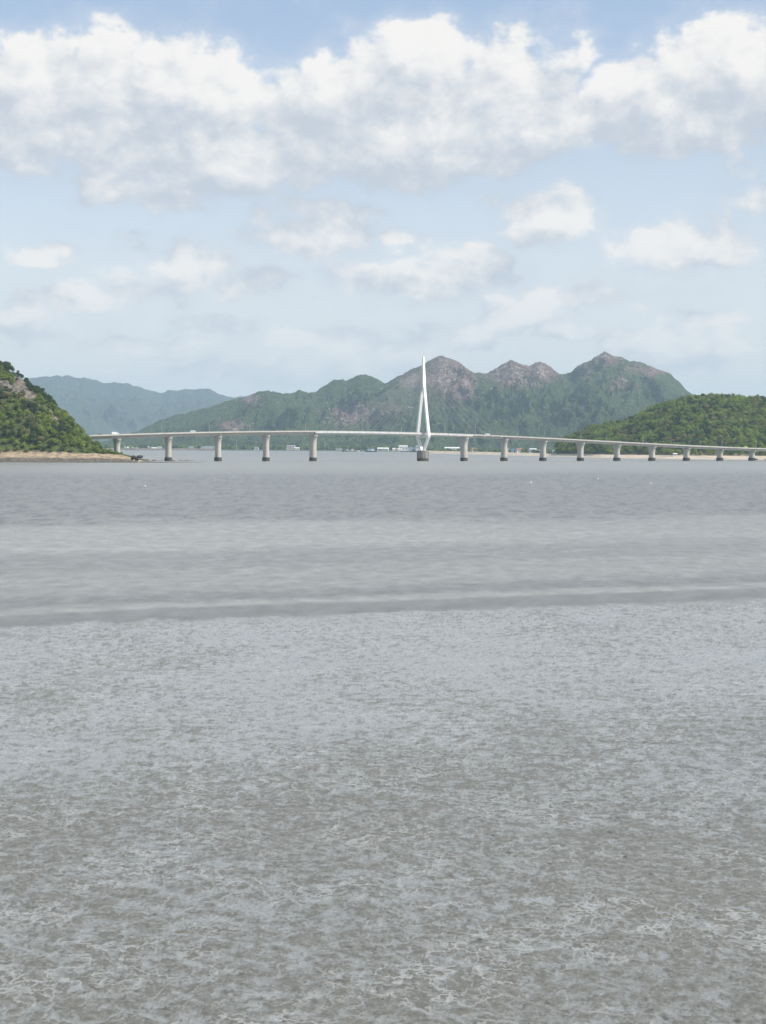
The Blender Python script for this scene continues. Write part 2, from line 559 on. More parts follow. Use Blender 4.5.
M['seawall'] = plain('seawall_stone', (0.17, 0.145, 0.125), (0.11, 0.095, 0.085), 0.05, 0.9)
M['beach'] = plain('pale_sand', (0.50, 0.42, 0.32), (0.38, 0.32, 0.25), 0.02, 0.95)
M['plain'] = plain('coastal_plain', (0.07, 0.09, 0.045), (0.045, 0.065, 0.03), 0.01, 0.95)
M['tyre'] = plain('tyre_rubber', (0.02, 0.02, 0.02), None, 1, 0.8)
M['carwhite'] = plain('white_car_paint', (0.78, 0.78, 0.78), (0.76, 0.76, 0.76), 1, 0.3)
M['cardark'] = plain('dark_car_paint', (0.05, 0.055, 0.07), None, 1, 0.3)
M['caryellow'] = plain('yellow_green_paint', (0.62, 0.68, 0.16), None, 1, 0.35)
M['hullblue'] = plain('blue_hull', (0.06, 0.12, 0.22), None, 1, 0.5)
M['hulldark'] = plain('dark_hull', (0.05, 0.055, 0.06), None, 1, 0.5)

# ------------------------------------------------------------------ tidal flat: one sheet to the horizon
q = np.concatenate([np.arange(640, 160, -1.15), np.arange(160, 8, -0.9)])
rad = 26180.0 / q
rad = np.concatenate([[1.0, 15.0, 30.0, 37.0], rad, [4200, 5500, 8000, 12000, 16000, 20000]])
azf = np.linspace(-R(15.5), R(15.5), 800)
azr = np.linspace(R(15.5), 2 * math.pi - R(15.5), 60)[1:-1]
az = np.concatenate([azf, azr])
RR, AA = np.meshgrid(rad, az, indexing='ij')
X = RR * np.sin(AA); Y = RR * np.cos(AA)
Yp = Y - 0.40 * X
wob = fbm(X * 0.012, Y * 0.03, 5, 4) * 1.0
wobf = fbm(X * 0.25, Y * 0.12, 6, 4, .6)
wob2 = fbm(X * 0.004, Y * 0.05, 9, 5)
edge = Yp + wob * 5.0 + wobf * 2.2                                        # edge of the near bank runs along edge = 158
near = 1 - sstep(148.0, 164.0, edge + wobf * 4)
# standing silt water over the near bank
cover = 0.42 + 0.38 * sstep(58, 100, Yp + 14 * wob) + 0.0 * near
lump = fbm(X * 1.05 + wob * 2 + wobf * .6, Y * 0.95 + wobf, 21, 5, 0.75) * 1.15
broad = fbm(X * 0.07, Y * 0.045, 31, 4, 0.6)
vein_w = fbm(X * 0.35, Y * 0.25, 41, 4, .6) * 1.5
vein = ridged(X * 0.42 + vein_w, Y * 0.40 - vein_w * 0.7, 47, 2, 0.4)
vein2 = ridged(X * 1.0 - vein_w, Y * 0.95 + vein_w, 57, 2, 0.4)
hgt = lump * 0.9 + broad * 0.45
pool = sstep(-0.40, 0.36, cover - 0.66 - hgt * 1.0)
veins = np.maximum(sstep(0.68, 0.96, vein) * 0.95, sstep(0.70, 0.97, vein2) * 0.75) * (0.55 + 0.45 * sstep(-.3, .4, fbm(X * .07, Y * .05, 77, 3)))
filmn = np.clip(np.maximum(pool, veins), 0, 1)
qp = 26180.0 / np.maximum(Yp + wob * 3, 1)
rip = fbm(X * 0.03, Y * 0.08, 61, 6, 0.7)
rip2 = fbm(X * 0.20, Y * 0.06, 71, 5, 0.8)


def band(c_, w_, soft=3.0, ww=4.0):
    qq = 26180.0 / np.maximum(Yp, 1) * (1 + 0.02 * ww * wob)
    return sstep(c_ - w_ - soft, c_ - w_ + soft * 0.2, qq) * (1 - sstep(c_ + w_ - soft * 0.2, c_ + w_ + soft, qq))


tone = np.ones_like(X)
tone += 0.07 * rip * (1 - near)
tone -= 0.24 * band(161, 4.5, 3, 1)
tone += 0.30 * band(152.0, 2.2, 2, 1.2) * (0.7 + 0.6 * wob2)
tone -= 0.20 * band(146, 3.5, 4, 1.5)
tone += 0.10 * band(128, 7, 8, 2)
tone -= 0.05 * band(110, 6, 6, 2)
tone += 0.24 * band(86, 8, 9, 5) * (1.0 - 0.5 * sstep(-0.1, 0.25, X / np.maximum(Y, 1)))
tone += 0.10 * band(97, 3, 5, 6)
rip3 = fbm(X * 0.45, Y * 0.26, 91, 4, 0.65)
tone += 0.26 * rip3 * sstep(165, 175, Yp) * (1 - sstep(330, 480, Yp))
mudfar = band(52, 21, 6, 5)
tone -= mudfar * (0.10 + 0.36 * sstep(-0.15, 0.35, rip2))
tone += 0.15 * band(19, 6, 6, 2)
tone -= 0.10 * band(26, 2.0, 3, 4)
tone = np.where(near > 0.5, 1.0 + 0.10 * broad + 0.07 * sstep(70, 120, Yp), tone)
# pale lip right at the edge of the bank
lip = np.exp(-((edge - 154.5) / 1.8) ** 2)
filmn = np.clip(filmn * near + 0.12 * lip, 0, 1)
Z = np.zeros_like(X)
relief = np.clip(1 - filmn, 0, 1) * (0.012 + 0.035 * np.clip(hgt + 0.3, 0, 1))
Z += relief * near * (1 - sstep(105, 140, RR))
Z = np.where(RR > 39, Z, 0)
front = (np.abs(np.mod(AA + math.pi, 2 * math.pi) - math.pi) < R(15.6))
filmn = np.where(front, filmn, 0.5)
g = grid_mesh('tidal_flat', X, Y, Z, M['mud'], {'film': filmn, 'tone': tone, 'water': 1 - near}, closed=True)
tag(g, 'wide grey tidal mudflat and shallow water reaching to the far shore', kind='structure')


# ------------------------------------------------------------------ mountains
def interp(pts, x):
    a = np.array(pts, float)
    return np.interp(x, a[:, 0], a[:, 1])


def range_mesh(name, sil, Y0, Y1, Y2, px0, px1, step, rows, mat, spur, seed, barren=None, zfoot=1.5, p=1.12, label=''):
    pxs = np.arange(px0, px1, step)
    ysil = interp(sil, pxs) + fbm(pxs * .11, pxs * 0 + seed, seed, 4, .7) * 2.2
    horz = 446.3 + (pxs - 383) * math.tan(R(0.30))
    pitch = R(2.443)
    dirs = np.array([list(ray(a, b_)) for a, b_ in zip(pxs, ysil)])
    tanaz = dirs[:, 0] / dirs[:, 1]
    tanel = dirs[:, 2] / dirs[:, 1]
    H = HCAM + tanel * Y1
    tf = np.linspace(0, 1, rows)
    tb = np.linspace(1, 0.25, rows // 5)[1:]
    t = np.concatenate([tf, tb]); back = np.concatenate([np.zeros(rows), np.ones(len(tb))])
    T, A = np.meshgrid(t, tanaz, indexing='ij')
    Bk = np.meshgrid(back, tanaz, indexing='ij')[0]
    Yc = np.where(Bk > 0, Y1 + (1 - T) * (Y2 - Y1) / 0.75, Y0 + T * (Y1 - Y0))
    Xc = A * Yc
    sc_ = 1.0 / spur
    # crest heights taken at a column that wanders sideways lower on the slope, so spurs swing left and right
    wander = fbm(Xc * sc_ * 0.35, Yc * sc_ * 0.3, seed, 4) * 0.045 * (1 - T) * (1 - Bk)
    Hs = np.interp(A + wander, tanaz, H)
    sm = np.convolve(np.pad(H, 60, mode='edge'), np.ones(121) / 121, mode='same')[60:-60]
    Hl = np.interp(A, tanaz, sm)
    k = np.clip(T, 0, 1) ** 1.5
    base = (Hs * k + Hl * (1 - k)) * (0.72 * T ** p + 0.28 * T ** 3)
    rg_ = ridged(Xc * sc_ + fbm(Xc * sc_ * .6, Yc * sc_ * .6, seed + 3, 3) * 1.1, Yc * sc_ * 0.45, seed + 5, 5, 0.52)
    rg2 = ridged(Xc * sc_ * 2.7, Yc * sc_ * 1.6, seed + 8, 4, 0.55)
    rel = (rg_ - 0.45) * 0.48 + (rg2 - 0.45) * 0.20
    env = np.sin(np.pi * np.clip(T, 0, 1) ** 0.85) ** 0.8
    Zc = base + rel * env * Hl
    cap_ = HCAM + np.interp(A, tanaz, tanel) * Yc
    Zc = np.where((T < 1) & (Bk < 1), np.minimum(Zc, cap_ - (1 - T) * 5), Zc)
    Zc += (fbm(Xc * 0.011, Yc * 0.011, seed + 9, 5, .62) * 16.0 * np.clip(T * 3, 0, 1) - 1.0) * (Y1 / 7600.0) * np.where(Bk > 0, .3, 1 - .55 * T ** 6)
    Zc = np.maximum(Zc, -0.6) + np.where(T > 0, zfoot * np.clip(T * 20, 0, 1), -1.0)
    bar = np.zeros_like(Zc)
    if barren is not None:
        PX = 383 + F * A
        PY = np.interp(A, tanaz, horz) - (Zc - HCAM) / Yc * F
        for (cx, cy, a_, b_, w_) in barren:
            bar = np.maximum(bar, w_ * np.exp(-(((PX - cx) / a_) ** 2 + ((PY - cy) / b_) ** 2)))
        bar += 0.30 * sstep(0.5, 0.8, rg_) * T
    o = grid_mesh(name, Xc, Yc, Zc, mat, {'barren': bar})
    tag(o, label, kind='structure')
    return Xc, Yc, Zc


sil_main = [(60, 446), (100, 443), (125, 436), (140, 430), (160, 421), (175, 416), (195, 411), (212, 406), (230, 400.5), (248, 396), (258, 392), (268, 390.3), (274, 391.5), (282, 393.5), (290, 393),
            (300, 389.3), (308, 393), (316, 392), (325, 385), (333, 380), (340, 378.8), (347, 380), (357, 376), (365, 374.8), (373, 376.5), (380, 380.3), (385.5, 384.2), (395, 378), (402, 374.5), (408, 371),
            (418, 367), (425, 363.5), (430, 359), (435, 357), (441, 356.5), (447, 357.2), (455, 360), (462, 364.5), (469, 369.5), (475, 373), (480, 372.4), (486, 373.4), (492, 370.5), (503, 364), (512, 360.3),
            (517, 362.5), (522, 364.8), (529, 366.8), (534, 364), (540, 361.6), (546, 364.5), (553, 369.5), (560, 374.6), (566, 374.4), (571, 373), (577, 366.5), (584, 362.3), (592, 359.8), (599, 355.4),
            (605, 352), (609, 353.2), (613, 355.8), (621, 357.8), (630, 360.8), (642, 362.8), (648, 365.8), (655, 368.5), (663, 371.2), (671, 375.5), (678, 381), (685, 388.5), (692, 394), (702, 398), (715, 405), (735, 415), (760, 428), (800, 444)]
barren = [(446, 372, 24, 22, 1.0), (460, 385, 16, 20, 0.7), (408, 378, 12, 9, 0.7), (352, 414, 32, 12, 0.72), (385, 410, 20, 12, 0.42), (508, 372, 26, 13, 0.95), (540, 370, 16, 12, 0.9),
          (605, 358, 22, 6, 0.6), (650, 370, 26, 7, 0.55), (232, 427, 16, 7, 0.75), (250, 398, 9, 6, 0.7), (620, 385, 14, 10, 0.35), (585, 372, 10, 12, 0.5)]
range_mesh('mountain_range', sil_main, 5600, 7600, 8600, 60, 800, 0.8, 260, M['mount'], 330.0, 101, barren,
           label='green and rocky serrated mountain range behind the bridge')
sil_far = [(-200, 400), (-80, 385), (0, 380), (28, 379), (40, 376.8), (52, 376.2), (65, 376), (75, 376.5), (85, 378), (95, 380.5), (105, 383), (117, 382.8), (128, 383.5), (137, 386.5), (145, 389), (153, 391.5), (161, 393),
           (170, 390.8), (180, 389.8), (192, 389.5), (201, 389), (208, 388.4), (213, 390.5), (220, 394.5), (228, 397), (245, 397.5), (262, 395), (300, 398), (380, 408), (480, 425), (560, 444)]
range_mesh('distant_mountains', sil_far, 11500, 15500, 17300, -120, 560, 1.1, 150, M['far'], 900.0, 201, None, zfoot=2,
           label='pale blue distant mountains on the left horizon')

# coastal plain in front of the mountains
pxs = np.arange(-60, 860, 4.0)
tz = np.array([ray(a, 446)[0] / ray(a, 446)[1] for a in pxs])
rowsY = np.array([0, 6, 40, 200, 600, 1100.0])
shoreY = np.interp(pxs, [-60, 215, 216, 330, 420, 440, 500, 560, 620, 860], [5000, 5000, 5250, 5250, 5100, 4200, 3450, 2950, 2700, 2600])
Yg = shoreY[None, :] + rowsY[:, None] * np.where(shoreY > 4500, 1.0, np.clip((5900 - shoreY) / 1100, 0.5, 3))[None, :]
Xg = tz[None, :] * Yg
Zg = np.array([-0.6, 1.8, 2.2, 2.6, 3.2, 4.0])[:, None] + fbm(Xg * 0.004, Yg * 0.004, 3, 3) * 0.8
o = grid_mesh('coastal_plain', Xg, Yg, Zg, M['plain'])
tag(o, 'low green coastal plain at the foot of the mountains', kind='structure')

# pale beach right of the pylon curving round to the wooded hill
pxs = np.arange(428, 900, 2.0)
tz = np.array([ray(a, 446)[0] / ray(a, 446)[1] for a in pxs])
shoreY = np.interp(pxs, [428, 450, 480, 520, 560, 600, 680, 766, 900], [3900, 3650, 3350, 3050, 2800, 2500, 2330, 2270, 2230]) + fbm(pxs * 0.03, pxs * 0, 4, 3) * 20
prof = [(-8, -0.5), (0, 0.15), (18, 0.5), (45, 1.5), (80, 4.2), (95, 5.2), (120, 5.0), (300, 4.5)]
wid = np.interp(pxs, [428, 520, 600, 900], [1.2, 1.0, 0.8, 0.8])
Yg = shoreY[None, :] + np.array([a for a, _ in prof])[:, None] * wid[None, :]
Xg = tz[None, :] * Yg
hz = np.interp(pxs, [428, 470, 560, 620, 900], [1.25, 1.15, 0.95, 1.0, 1.0])
Zg = np.array([b_ for _, b_ in prof])[:, None] * hz[None, :] + fbm(Xg * 0.03, Yg * 0.03, 8, 3) * 0.25
o = grid_mesh('beach', Xg, Yg, Zg, M['beach'])
tag(o, 'pale sandy beach below the wooded hill on the right', kind='structure')

# ------------------------------------------------------------------ hills with woods
sil_left = [(-260, 420), (-180, 372), (-110, 345), (-60, 346), (-20, 358), (0, 365), (8, 369), (15, 375), (22, 380), (30, 387), (38, 393), (47, 401), (57, 411), (66, 419), (76, 429), (84, 437), (92, 444), (99, 448), (108, 451), (124, 454), (140, 458.5), (150, 461)]


def hill_mesh(name, sil, pxa, pxb, Ysh, Yft, Yrd, Ybk, zft, nx, label, rockfn=None, seed=1, toe=None, wander=0.0):
    pxs = np.linspace(pxa, pxb, nx)
    d = np.array([list(ray(a, b_)) for a, b_ in zip(pxs, interp(sil, pxs))])
    ta = d[:, 0] / d[:, 1]; te = d[:, 2] / d[:, 1]
    ysh = interp(Ysh, pxs); yft = interp(Yft, pxs); yrd = interp(Yrd, pxs); ybk = interp(Ybk, pxs)
    zf = interp(zft, pxs)
    Hc = HCAM + te * yrd
    zf = np.minimum(zf, np.maximum(Hc, 0.3))
    ns, nh, nb = 22, 60, 24
    rows = []
    for k in range(ns):
        t = k / ns
        rows.append((0, t))
    for k in range(nh):
        rows.append((1, k / nh))
    for k in range(nb + 1):
        rows.append((2, k / nb))
    Xs, Ys, Zs, sand, wet, prof_t = [], [], [], [], [], []
    for kind, t in rows:
        if kind == 0:
            yy = ysh + (yft - ysh) * t
            zz = -0.5 + (zf + 0.5) * (0.35 * t + 0.65 * t ** 1.6)
            sa = np.ones(nx); we = np.full(nx, 1 - sstep(0.52, 0.70, t))
        elif kind == 1:
            yy = yft + (yrd - yft) * t
            zz = zf + (Hc - zf) * np.sin(t * math.pi / 2) ** 1.05
            sa = np.full(nx, 1 - sstep(0.0, 0.03, t)); we = np.zeros(nx)
        else:
            yy = yrd + (ybk - yrd) * t
            zz = Hc * (math.cos(t * math.pi / 2)) - 0.6 * t
            sa = np.zeros(nx); we = np.zeros(nx)
        Xs.append(ta * yy); Ys.append(yy); Zs.append(zz); sand.append(sa); wet.append(we)
        prof_t.append(np.full(nx, t if kind == 1 else (0 if kind == 0 else 1)))
    Xa, Ya, Za = np.array(Xs), np.array(Ys), np.array(Zs)
    T = np.array(prof_t)
    K = np.array([k for k, _ in rows])[:, None] * np.ones(nx)[None, :]
    rel = fbm(Xa * 0.016, Ya * 0.016, seed, 4) * 11 * np.sin(np.pi * T) * (K == 1) * np.clip(Hc / 60, 0, 1)[None, :]
    Za = Za + rel + fbm(Xa * 0.09, Ya * 0.09, seed + 4, 4) * np.where(K == 0, 0.9 * np.clip(Za / 2, 0, 1), 1.2)
    rock = rockfn(Xa, Ya, Za) if rockfn else np.zeros_like(Za)
    o = grid_mesh(name, Xa, Ya, Za, M['hill'], {'sand': np.array(sand), 'wet': np.array(wet), 'rock': rock})
    tag(o, label, kind='structure')
    return Xa, Ya, Za, K, rock, pxs


def projpx(X, Y, Z):
    """where world points fall, used to look up which ground is bare rock"""
    Ri = RM.transposed()
    zc = Z - HCAM
    cx = Ri[0][0] * X + Ri[0][1] * Y + Ri[0][2] * zc
    cy = Ri[1][0] * X + Ri[1][1] * Y + Ri[1][2] * zc
    cz = Ri[2][0] * X + Ri[2][1] * Y + Ri[2][2] * zc
    return 383 + F * cx / -cz, 512 - F * cy / -cz


def rock_left(X, Y, Z):
    px, py = projpx(X, Y, Z)
    r_ = np.zeros_like(Z)
    for (cx, cy, a_, b_, ang) in [(4, 386, 14, 8, 35), (16, 392, 12, 8, 45), (30, 398, 13, 7, 45), (22, 384, 10, 4, 45), (54, 417, 9, 3.6, 52), (60, 424, 5, 2.5, 40), (-30, 378, 24, 8, 20)]:
        ca, sa = math.cos(R(ang)), math.sin(R(ang))
        u = (px - cx) * ca + (py - cy) * sa; v = -(px - cx) * sa + (py - cy) * ca
        r_ = np.maximum(r_, np.exp(-((u / a_) ** 2 + (v / b_) ** 2)) * 1.25)
    return r_


LH = hill_mesh('headland', sil_left, -260, 150, [(-260, 1420), (0, 1450), (60, 1455), (120, 1470), (150, 1500)],
               [(-260, 1490), (0, 1500), (80, 1505), (120, 1520), (150, 1535)],
               [(-260, 1680), (0, 1650), (60, 1620), (100, 1570), (150, 1555)], [(-260, 1900), (0, 1850), (100, 1690), (150, 1580)],
               [(-260, 8.5), (0, 9), (60, 9), (100, 8.5), (120, 7.5), (138, 3), (150, 0.4)], 300,
               'steep wooded headland with bare rock and a tan rocky shore', rock_left, 301)

sil_right = [(556, 447), (562, 444), (570, 440), (580, 435), (592, 430.5), (605, 428), (620, 426), (634, 421), (645, 415), (655, 410), (668, 406.5), (680, 404), (690, 401.5), (700, 400.5), (715, 399.5), (730, 400), (745, 402), (755, 402), (766, 403), (800, 404), (860, 410), (960, 430), (1020, 447)]
RH = hill_mesh('wooded_hill', sil_right, 556, 1020, [(556, 2900), (600, 2600), (680, 2420), (766, 2360), (1020, 2350)],
               [(556, 2905), (600, 2605), (680, 2425), (766, 2370), (1020, 2360)],
               [(556, 3050), (600, 2880), (680, 2800), (1020, 2750)], [(556, 3150), (600, 3200), (1020, 3200)],
               [(556, 5), (1020, 5.5)], 240, 'rounded green wooded hill on the right shore', None, 401)


# ---- trees
def crown_mesh(name, seed, w, h, z0, nlobe, nleaf, leaf, mat, conic=False):
    """leaf faces spread through several uneven lobes, with gaps between"""
    rg = np.random.default_rng(seed)
    lobes = []
    for k in range(nlobe):
        a = rg.uniform(0, 2 * np.pi); t = rg.uniform(0.1, 1)
        if conic:
            rr = w * 0.5 * (1 - t) * 0.9
        else:
            rr = w * 0.36 * math.sqrt(max(0.05, 1 - (2 * t - 0.8) ** 2 * 0.8)) * rg.uniform(0.3, 1.1)
        c_ = np.array([math.cos(a) * rr, math.sin(a) * rr, z0 + (h - z0) * (0.2 + 0.68 * t)])
        r_ = w * rg.uniform(0.17, 0.30) * (0.65 if conic else 1)
        lobes.append((c_, r_))
    co = []; fa = []
    per = nleaf // nlobe
    for c_, r_ in lobes:
        d = rg.normal(size=(per, 3)); d /= np.linalg.norm(d, axis=1)[:, None]
        rr = r_ * rg.uniform(0.45, 1.12, per) ** 0.6
        p_ = c_ + d * rr[:, None] * np.array([1.1, 1.1, 0.8])
        nrm = d + rg.normal(size=(per, 3)) * 0.55
        nrm /= np.linalg.norm(nrm, axis=1)[:, None]
        up = rg.normal(size=(per, 3))
        u = np.cross(nrm, up); u /= np.linalg.norm(u, axis=1)[:, None]
        v = np.cross(nrm, u)
        s_ = leaf * rg.uniform(0.6, 1.4, per)[:, None]
        n0 = len(co) * 4
        for i in range(per):
            co.append([p_[i] - u[i] * s_[i], p_[i] - v[i] * s_[i] * .7, p_[i] + u[i] * s_[i], p_[i] + v[i] * s_[i] * .7])
    co = np.array(co).reshape(-1, 3)
    fa = np.arange(len(co)).reshape(-1, 4)
    me = faces_mesh(name, co, fa)
    me.materials.append(mat)
    return me


def trunk_mesh(name, seed, h, r_):
    rd = random.Random(seed)
    b_ = MB()
    lean = rd.uniform(-.4, .4)
    b_.tube([(0, 0, -1.0), (lean * .3, 0, h * .35), (lean, .1, h * .8)], [r_, r_ * .75, r_ * .25], 6)
    for k in range(3):
        a = rd.uniform(0, 6.28)
        z0 = h * (.35 + .13 * k)
        b_.tube([(lean * .5, 0, z0), (lean * .5 + math.cos(a) * h * .22, math.sin(a) * h * .22, z0 + h * .22)], [r_ * .45, r_ * .12], 5)
    me = bpy.data.meshes.new(name); me.from_pydata(b_.v, [], b_.f); me.update()
    me.materials.append(M['bark'])
    return me


VAR = {}
for kind, mt in (('mid', 'leaf_mid'), ('dark', 'leaf_dark'), ('bright', 'leaf_bright'), ('olive', 'leaf_olive')):
    VAR[kind] = []
    for k in range(3):
        VAR[kind].append((crown_mesh('crown', 500 + k + len(kind) * 31, 8.4, 8.0, 0.6, 11, 440, 0.55, M[mt]), trunk_mesh('trunk', k, 6.5, .22)))
VAR['pine'] = [(crown_mesh('crown', 800 + k, 7.5, 10.5, 3.4, 10, 380, 0.5, M['leaf_dark']), trunk_mesh('trunk', 40 + k, 9.0, .25)) for k in range(3)]
VAR['shrub'] = [(crown_mesh('crown', 900 + k, 4.4, 2.9, 0.0, 7, 220, 0.36, M['leaf_mid']), trunk_mesh('trunk', 60 + k, 2.0, .09)) for k in range(2)]


def plant(name, kind, k, loc, s_, rz, label, cat, group):
    t = empty(name, loc, rz, label, cat, group)
    t.scale = (s_ * random.uniform(.9, 1.15), s_ * random.uniform(.9, 1.15), s_ * random.uniform(.85, 1.2))
    cm_, tm_ = VAR[kind][k]
    o = bpy.data.objects.new('trunk', tm_); COL.objects.link(o); o.parent = t
    o = bpy.data.objects.new('crown', cm_); COL.objects.link(o); o.parent = t
    return t


def scatter(hill, n, spacing, seed, pxlim, accept):
    Xa, Ya, Za, K, rock, pxs = hill
    rg = np.random.default_rng(seed)
    out = []
    cell = {}
    tries = 0
    while len(out) < n and tries < 60000:
        tries += 1
        i = rg.integers(22, 22 + 60 + 4); j = rg.integers(0, Xa.shape[1] - 1)
        fi, fj = rg.random(), rg.random()
        i2 = min(i + 1, Xa.shape[0] - 1)
        pt = (np.array([Xa[i, j], Ya[i, j], Za[i, j]]) * (1 - fi) + np.array([Xa[i2, j], Ya[i2, j], Za[i2, j]]) * fi)
        pt2 = (np.array([Xa[i, j + 1], Ya[i, j + 1], Za[i, j + 1]]) * (1 - fi) + np.array([Xa[i2, j + 1], Ya[i2, j + 1], Za[i2, j + 1]]) * fi)
        pt = pt * (1 - fj) + pt2 * fj
        px, py = projpx(pt[0], pt[1], pt[2])
        if not (pxlim[0] < px < pxlim[1]): continue
        if not accept(px, py, pt, rg): continue
        ck = (int(pt[0] // spacing), int(pt[1] // spacing), int(pt[2] // spacing))
        bad = False
        for a in (-1, 0, 1):
            for b_ in (-1, 0, 1):
                for c_ in (-1, 0, 1):
                    for w in cell.get((ck[0] + a, ck[1] + b_, ck[2] + c_), ()):
                        if np.linalg.norm(w - pt) < spacing: bad = True
        if bad: continue
        cell.setdefault(ck, []).append(pt)
        out.append((px, py, pt))
    return out


def acc_left(px, py, pt, rg):
    if pt[2] < 6.5: return False
    r_ = rock_left(np.array([pt[0]]), np.array([pt[1]]), np.array([pt[2]]))[0]
    if r_ > 0.70 + rg.uniform(-.05, .25): return False
    return px < 96 + 6 * rg.random()


LAB = {'mid': ('mid-green leafy tree crowded into the wood on the left headland'), 'dark': 'very dark green tree among lighter ones on the left headland',
       'bright': 'bright yellow-green tree in the wood on the left headland', 'olive': 'dull olive-brown tree among the green ones on the left headland',
       'pine': 'dark pine on the rocky crest of the left headland'}
crest_n = 0
for (px, py, pt) in scatter(LH, 330, 5.6, 5, (-25, 104), acc_left):
    nz = float(fbm(np.array([pt[0] * .035]), np.array([pt[2] * .06 + pt[1] * .02]), 77, 2)[0]) + random.uniform(-.32, .32)
    kind = 'bright' if nz > .24 else 'mid' if nz > -.12 else 'dark' if nz > -.42 else 'olive'
    ysil = float(interp(sil_left, px))
    if py < ysil + 8 and px < 50: kind = 'pine' if random.random() < .7 else 'dark'
    s_ = random.uniform(.75, 1.15) * (0.62 if kind == 'pine' else 0.95)
    if px > 84: s_ *= 0.75
    if py > 447: s_ *= .8
    plant('pine_tree' if kind == 'pine' else 'broadleaf_tree', kind, random.randrange(3), (pt[0], pt[1], pt[2] - .3), s_, random.uniform(0, 6.28), LAB[kind], 'tree',
          'trees on the left headland')

# low shrubs out to the tip of the headland
for k in range(26):
    px = random.uniform(94, 123); Yq = random.uniform(1512, 1530)
    j = int(np.clip(np.interp(px, LH[5], np.arange(300)), 0, 299))
    i = 22 + int(np.argmin(np.abs(LH[1][22:82, j] - Yq)))
    plant('shrub', 'shrub', k % 2, (LH[0][i, j], LH[1][i, j], LH[2][i, j] - .2), random.uniform(.9, 1.3) * (1.35 - (px - 94) / 60), random.uniform(0, 6), 'low green shrub on the sandy tip of the left headland', 'shrub', 'shrubs at the tip of the headland')

# right hill: nearest trees one by one, the rest of the wood as one mass
pts = scatter(RH, 1500, 7.0, 9, (556, 800), lambda px, py, pt, rg: pt[2] > 3.5)
pts.sort(key=lambda a: a[2][1])
front_pts = pts[:90]; mass = pts[90:]
LABR = {'mid': 'mid-green leafy tree at the foot of the wooded hill on the right', 'dark': 'dark green tree at the foot of the wooded hill on the right',
        'bright': 'pale bright green tree at the foot of the wooded hill on the right', 'olive': 'dull olive tree at the foot of the wooded hill on the right'}


def kind_r(pt):
    nz = float(fbm(np.array([pt[0] * .02]), np.array([pt[2] * .05 + pt[1] * .01]), 87, 2)[0]) + random.uniform(-.3, .3)
    return 'bright' if nz > .16 else 'mid' if nz > -.14 else 'dark' if nz > -.40 else 'olive'


for (px, py, pt) in front_pts:
    kind = kind_r(pt)
    plant('broadleaf_tree', kind, random.randrange(3), (pt[0], pt[1], pt[2] - .3), random.uniform(.95, 1.35), random.uniform(0, 6.28), LABR[kind], 'tree', 'trees at the foot of the right hill')


def mass_mesh(name, items, parent_label, group=None, scale=1.25, low=False):
    """a wood too big to count: many crowns in one mesh with several leaf materials"""
    cos, fas, mi = [], [], []
    mats = ['mid', 'dark', 'bright', 'olive']
    cache = {}
    off = 0
    for (pt, kind, s_) in items:
        k = random.randrange(3)
        if (kind, k) not in cache:
            me = VAR[kind][k][0]
            a = np.empty(len(me.vertices) * 3, np.float32); me.vertices.foreach_get('co', a)
            cache[(kind, k)] = a.reshape(-1, 3)
        a = cache[(kind, k)]
        if low: a = a.reshape(-1, 4, 3)[::5].reshape(-1, 3) * 1.0; 
        rz = random.uniform(0, 6.28); c_, s2 = math.cos(rz), math.sin(rz)
        Rz = np.array([[c_, -s2, 0], [s2, c_, 0], [0, 0, 1]], np.float32)
        if low:
            ctr = a.reshape(-1, 4, 3).mean(1, keepdims=True)
            a = (ctr + (a.reshape(-1, 4, 3) - ctr) * 2.2).reshape(-1, 3)
        w = (a @ Rz.T) * np.array([s_, s_, s_ * random.uniform(.8, 1.15)], np.float32) + np.asarray(pt, np.float32)
        cos.append(w); fas.append(np.arange(len(w)).reshape(-1, 4) + off); off += len(w)
        mi.append(np.full(len(w) // 4, mats.index(kind)))
    me = faces_mesh(name, np.concatenate(cos), np.concatenate(fas))
    for k in mats: me.materials.append(M['leaf_' + k])
    me.polygons.foreach_set('material_index', np.concatenate(mi).astype(np.int32))
    o = bpy.data.objects.new(name, me); COL.objects.link(o)
    tag(o, parent_label, 'wood', kind='stuff')
    return o


mass_mesh('woodland', [(pt, kind_r(pt), random.uniform(1.0, 1.45)) for (_, _, pt) in mass], 'dense mixed green wood covering the hill on the right')
# far shoreline woods
items = []
for k in range(950):
    px = random.uniform(60, 600)
    if px < 425: Yq = random.uniform(5280, 5800)
    else:
        sh = float(np.interp(px, [425, 500, 560, 600], [4100, 3560, 3120, 2800])); Yq = sh + abs(random.gauss(0, 1)) * 500 + 30
    pt = at(px, 446, Yq); pt.z = 2.0
    items.append((pt, random.choice(['dark', 'mid', 'mid', 'dark', 'bright']), random.uniform(1.2, 2.2) if px < 425 else random.uniform(.7, 1.25)))
mass_mesh('shoreline_woods', items, 'thin line of far-off trees along the low far shore', low=True)

# ------------------------------------------------------------------ bridge
PY = 1805.0
P0 = at(422.9, 446, PY); P0.z = 0
TH = R(31)
BD = Vector((math.cos(TH), math.sin(TH), 0)); BN = Vector((-math.sin(TH), math.cos(TH), 0))


def s_of(px):
    d = ray(px, 446)
    # P0 + s*BD parallel to d in plan
    return (P0.x * d.y - P0.y * d.x) / (BD.y * d.x - BD.x * d.y)


def bp(s_, lat=0.0, z=0.0):
    v = P0 + BD * s_ + BN * lat
    return Vector((v.x, v.y, z))


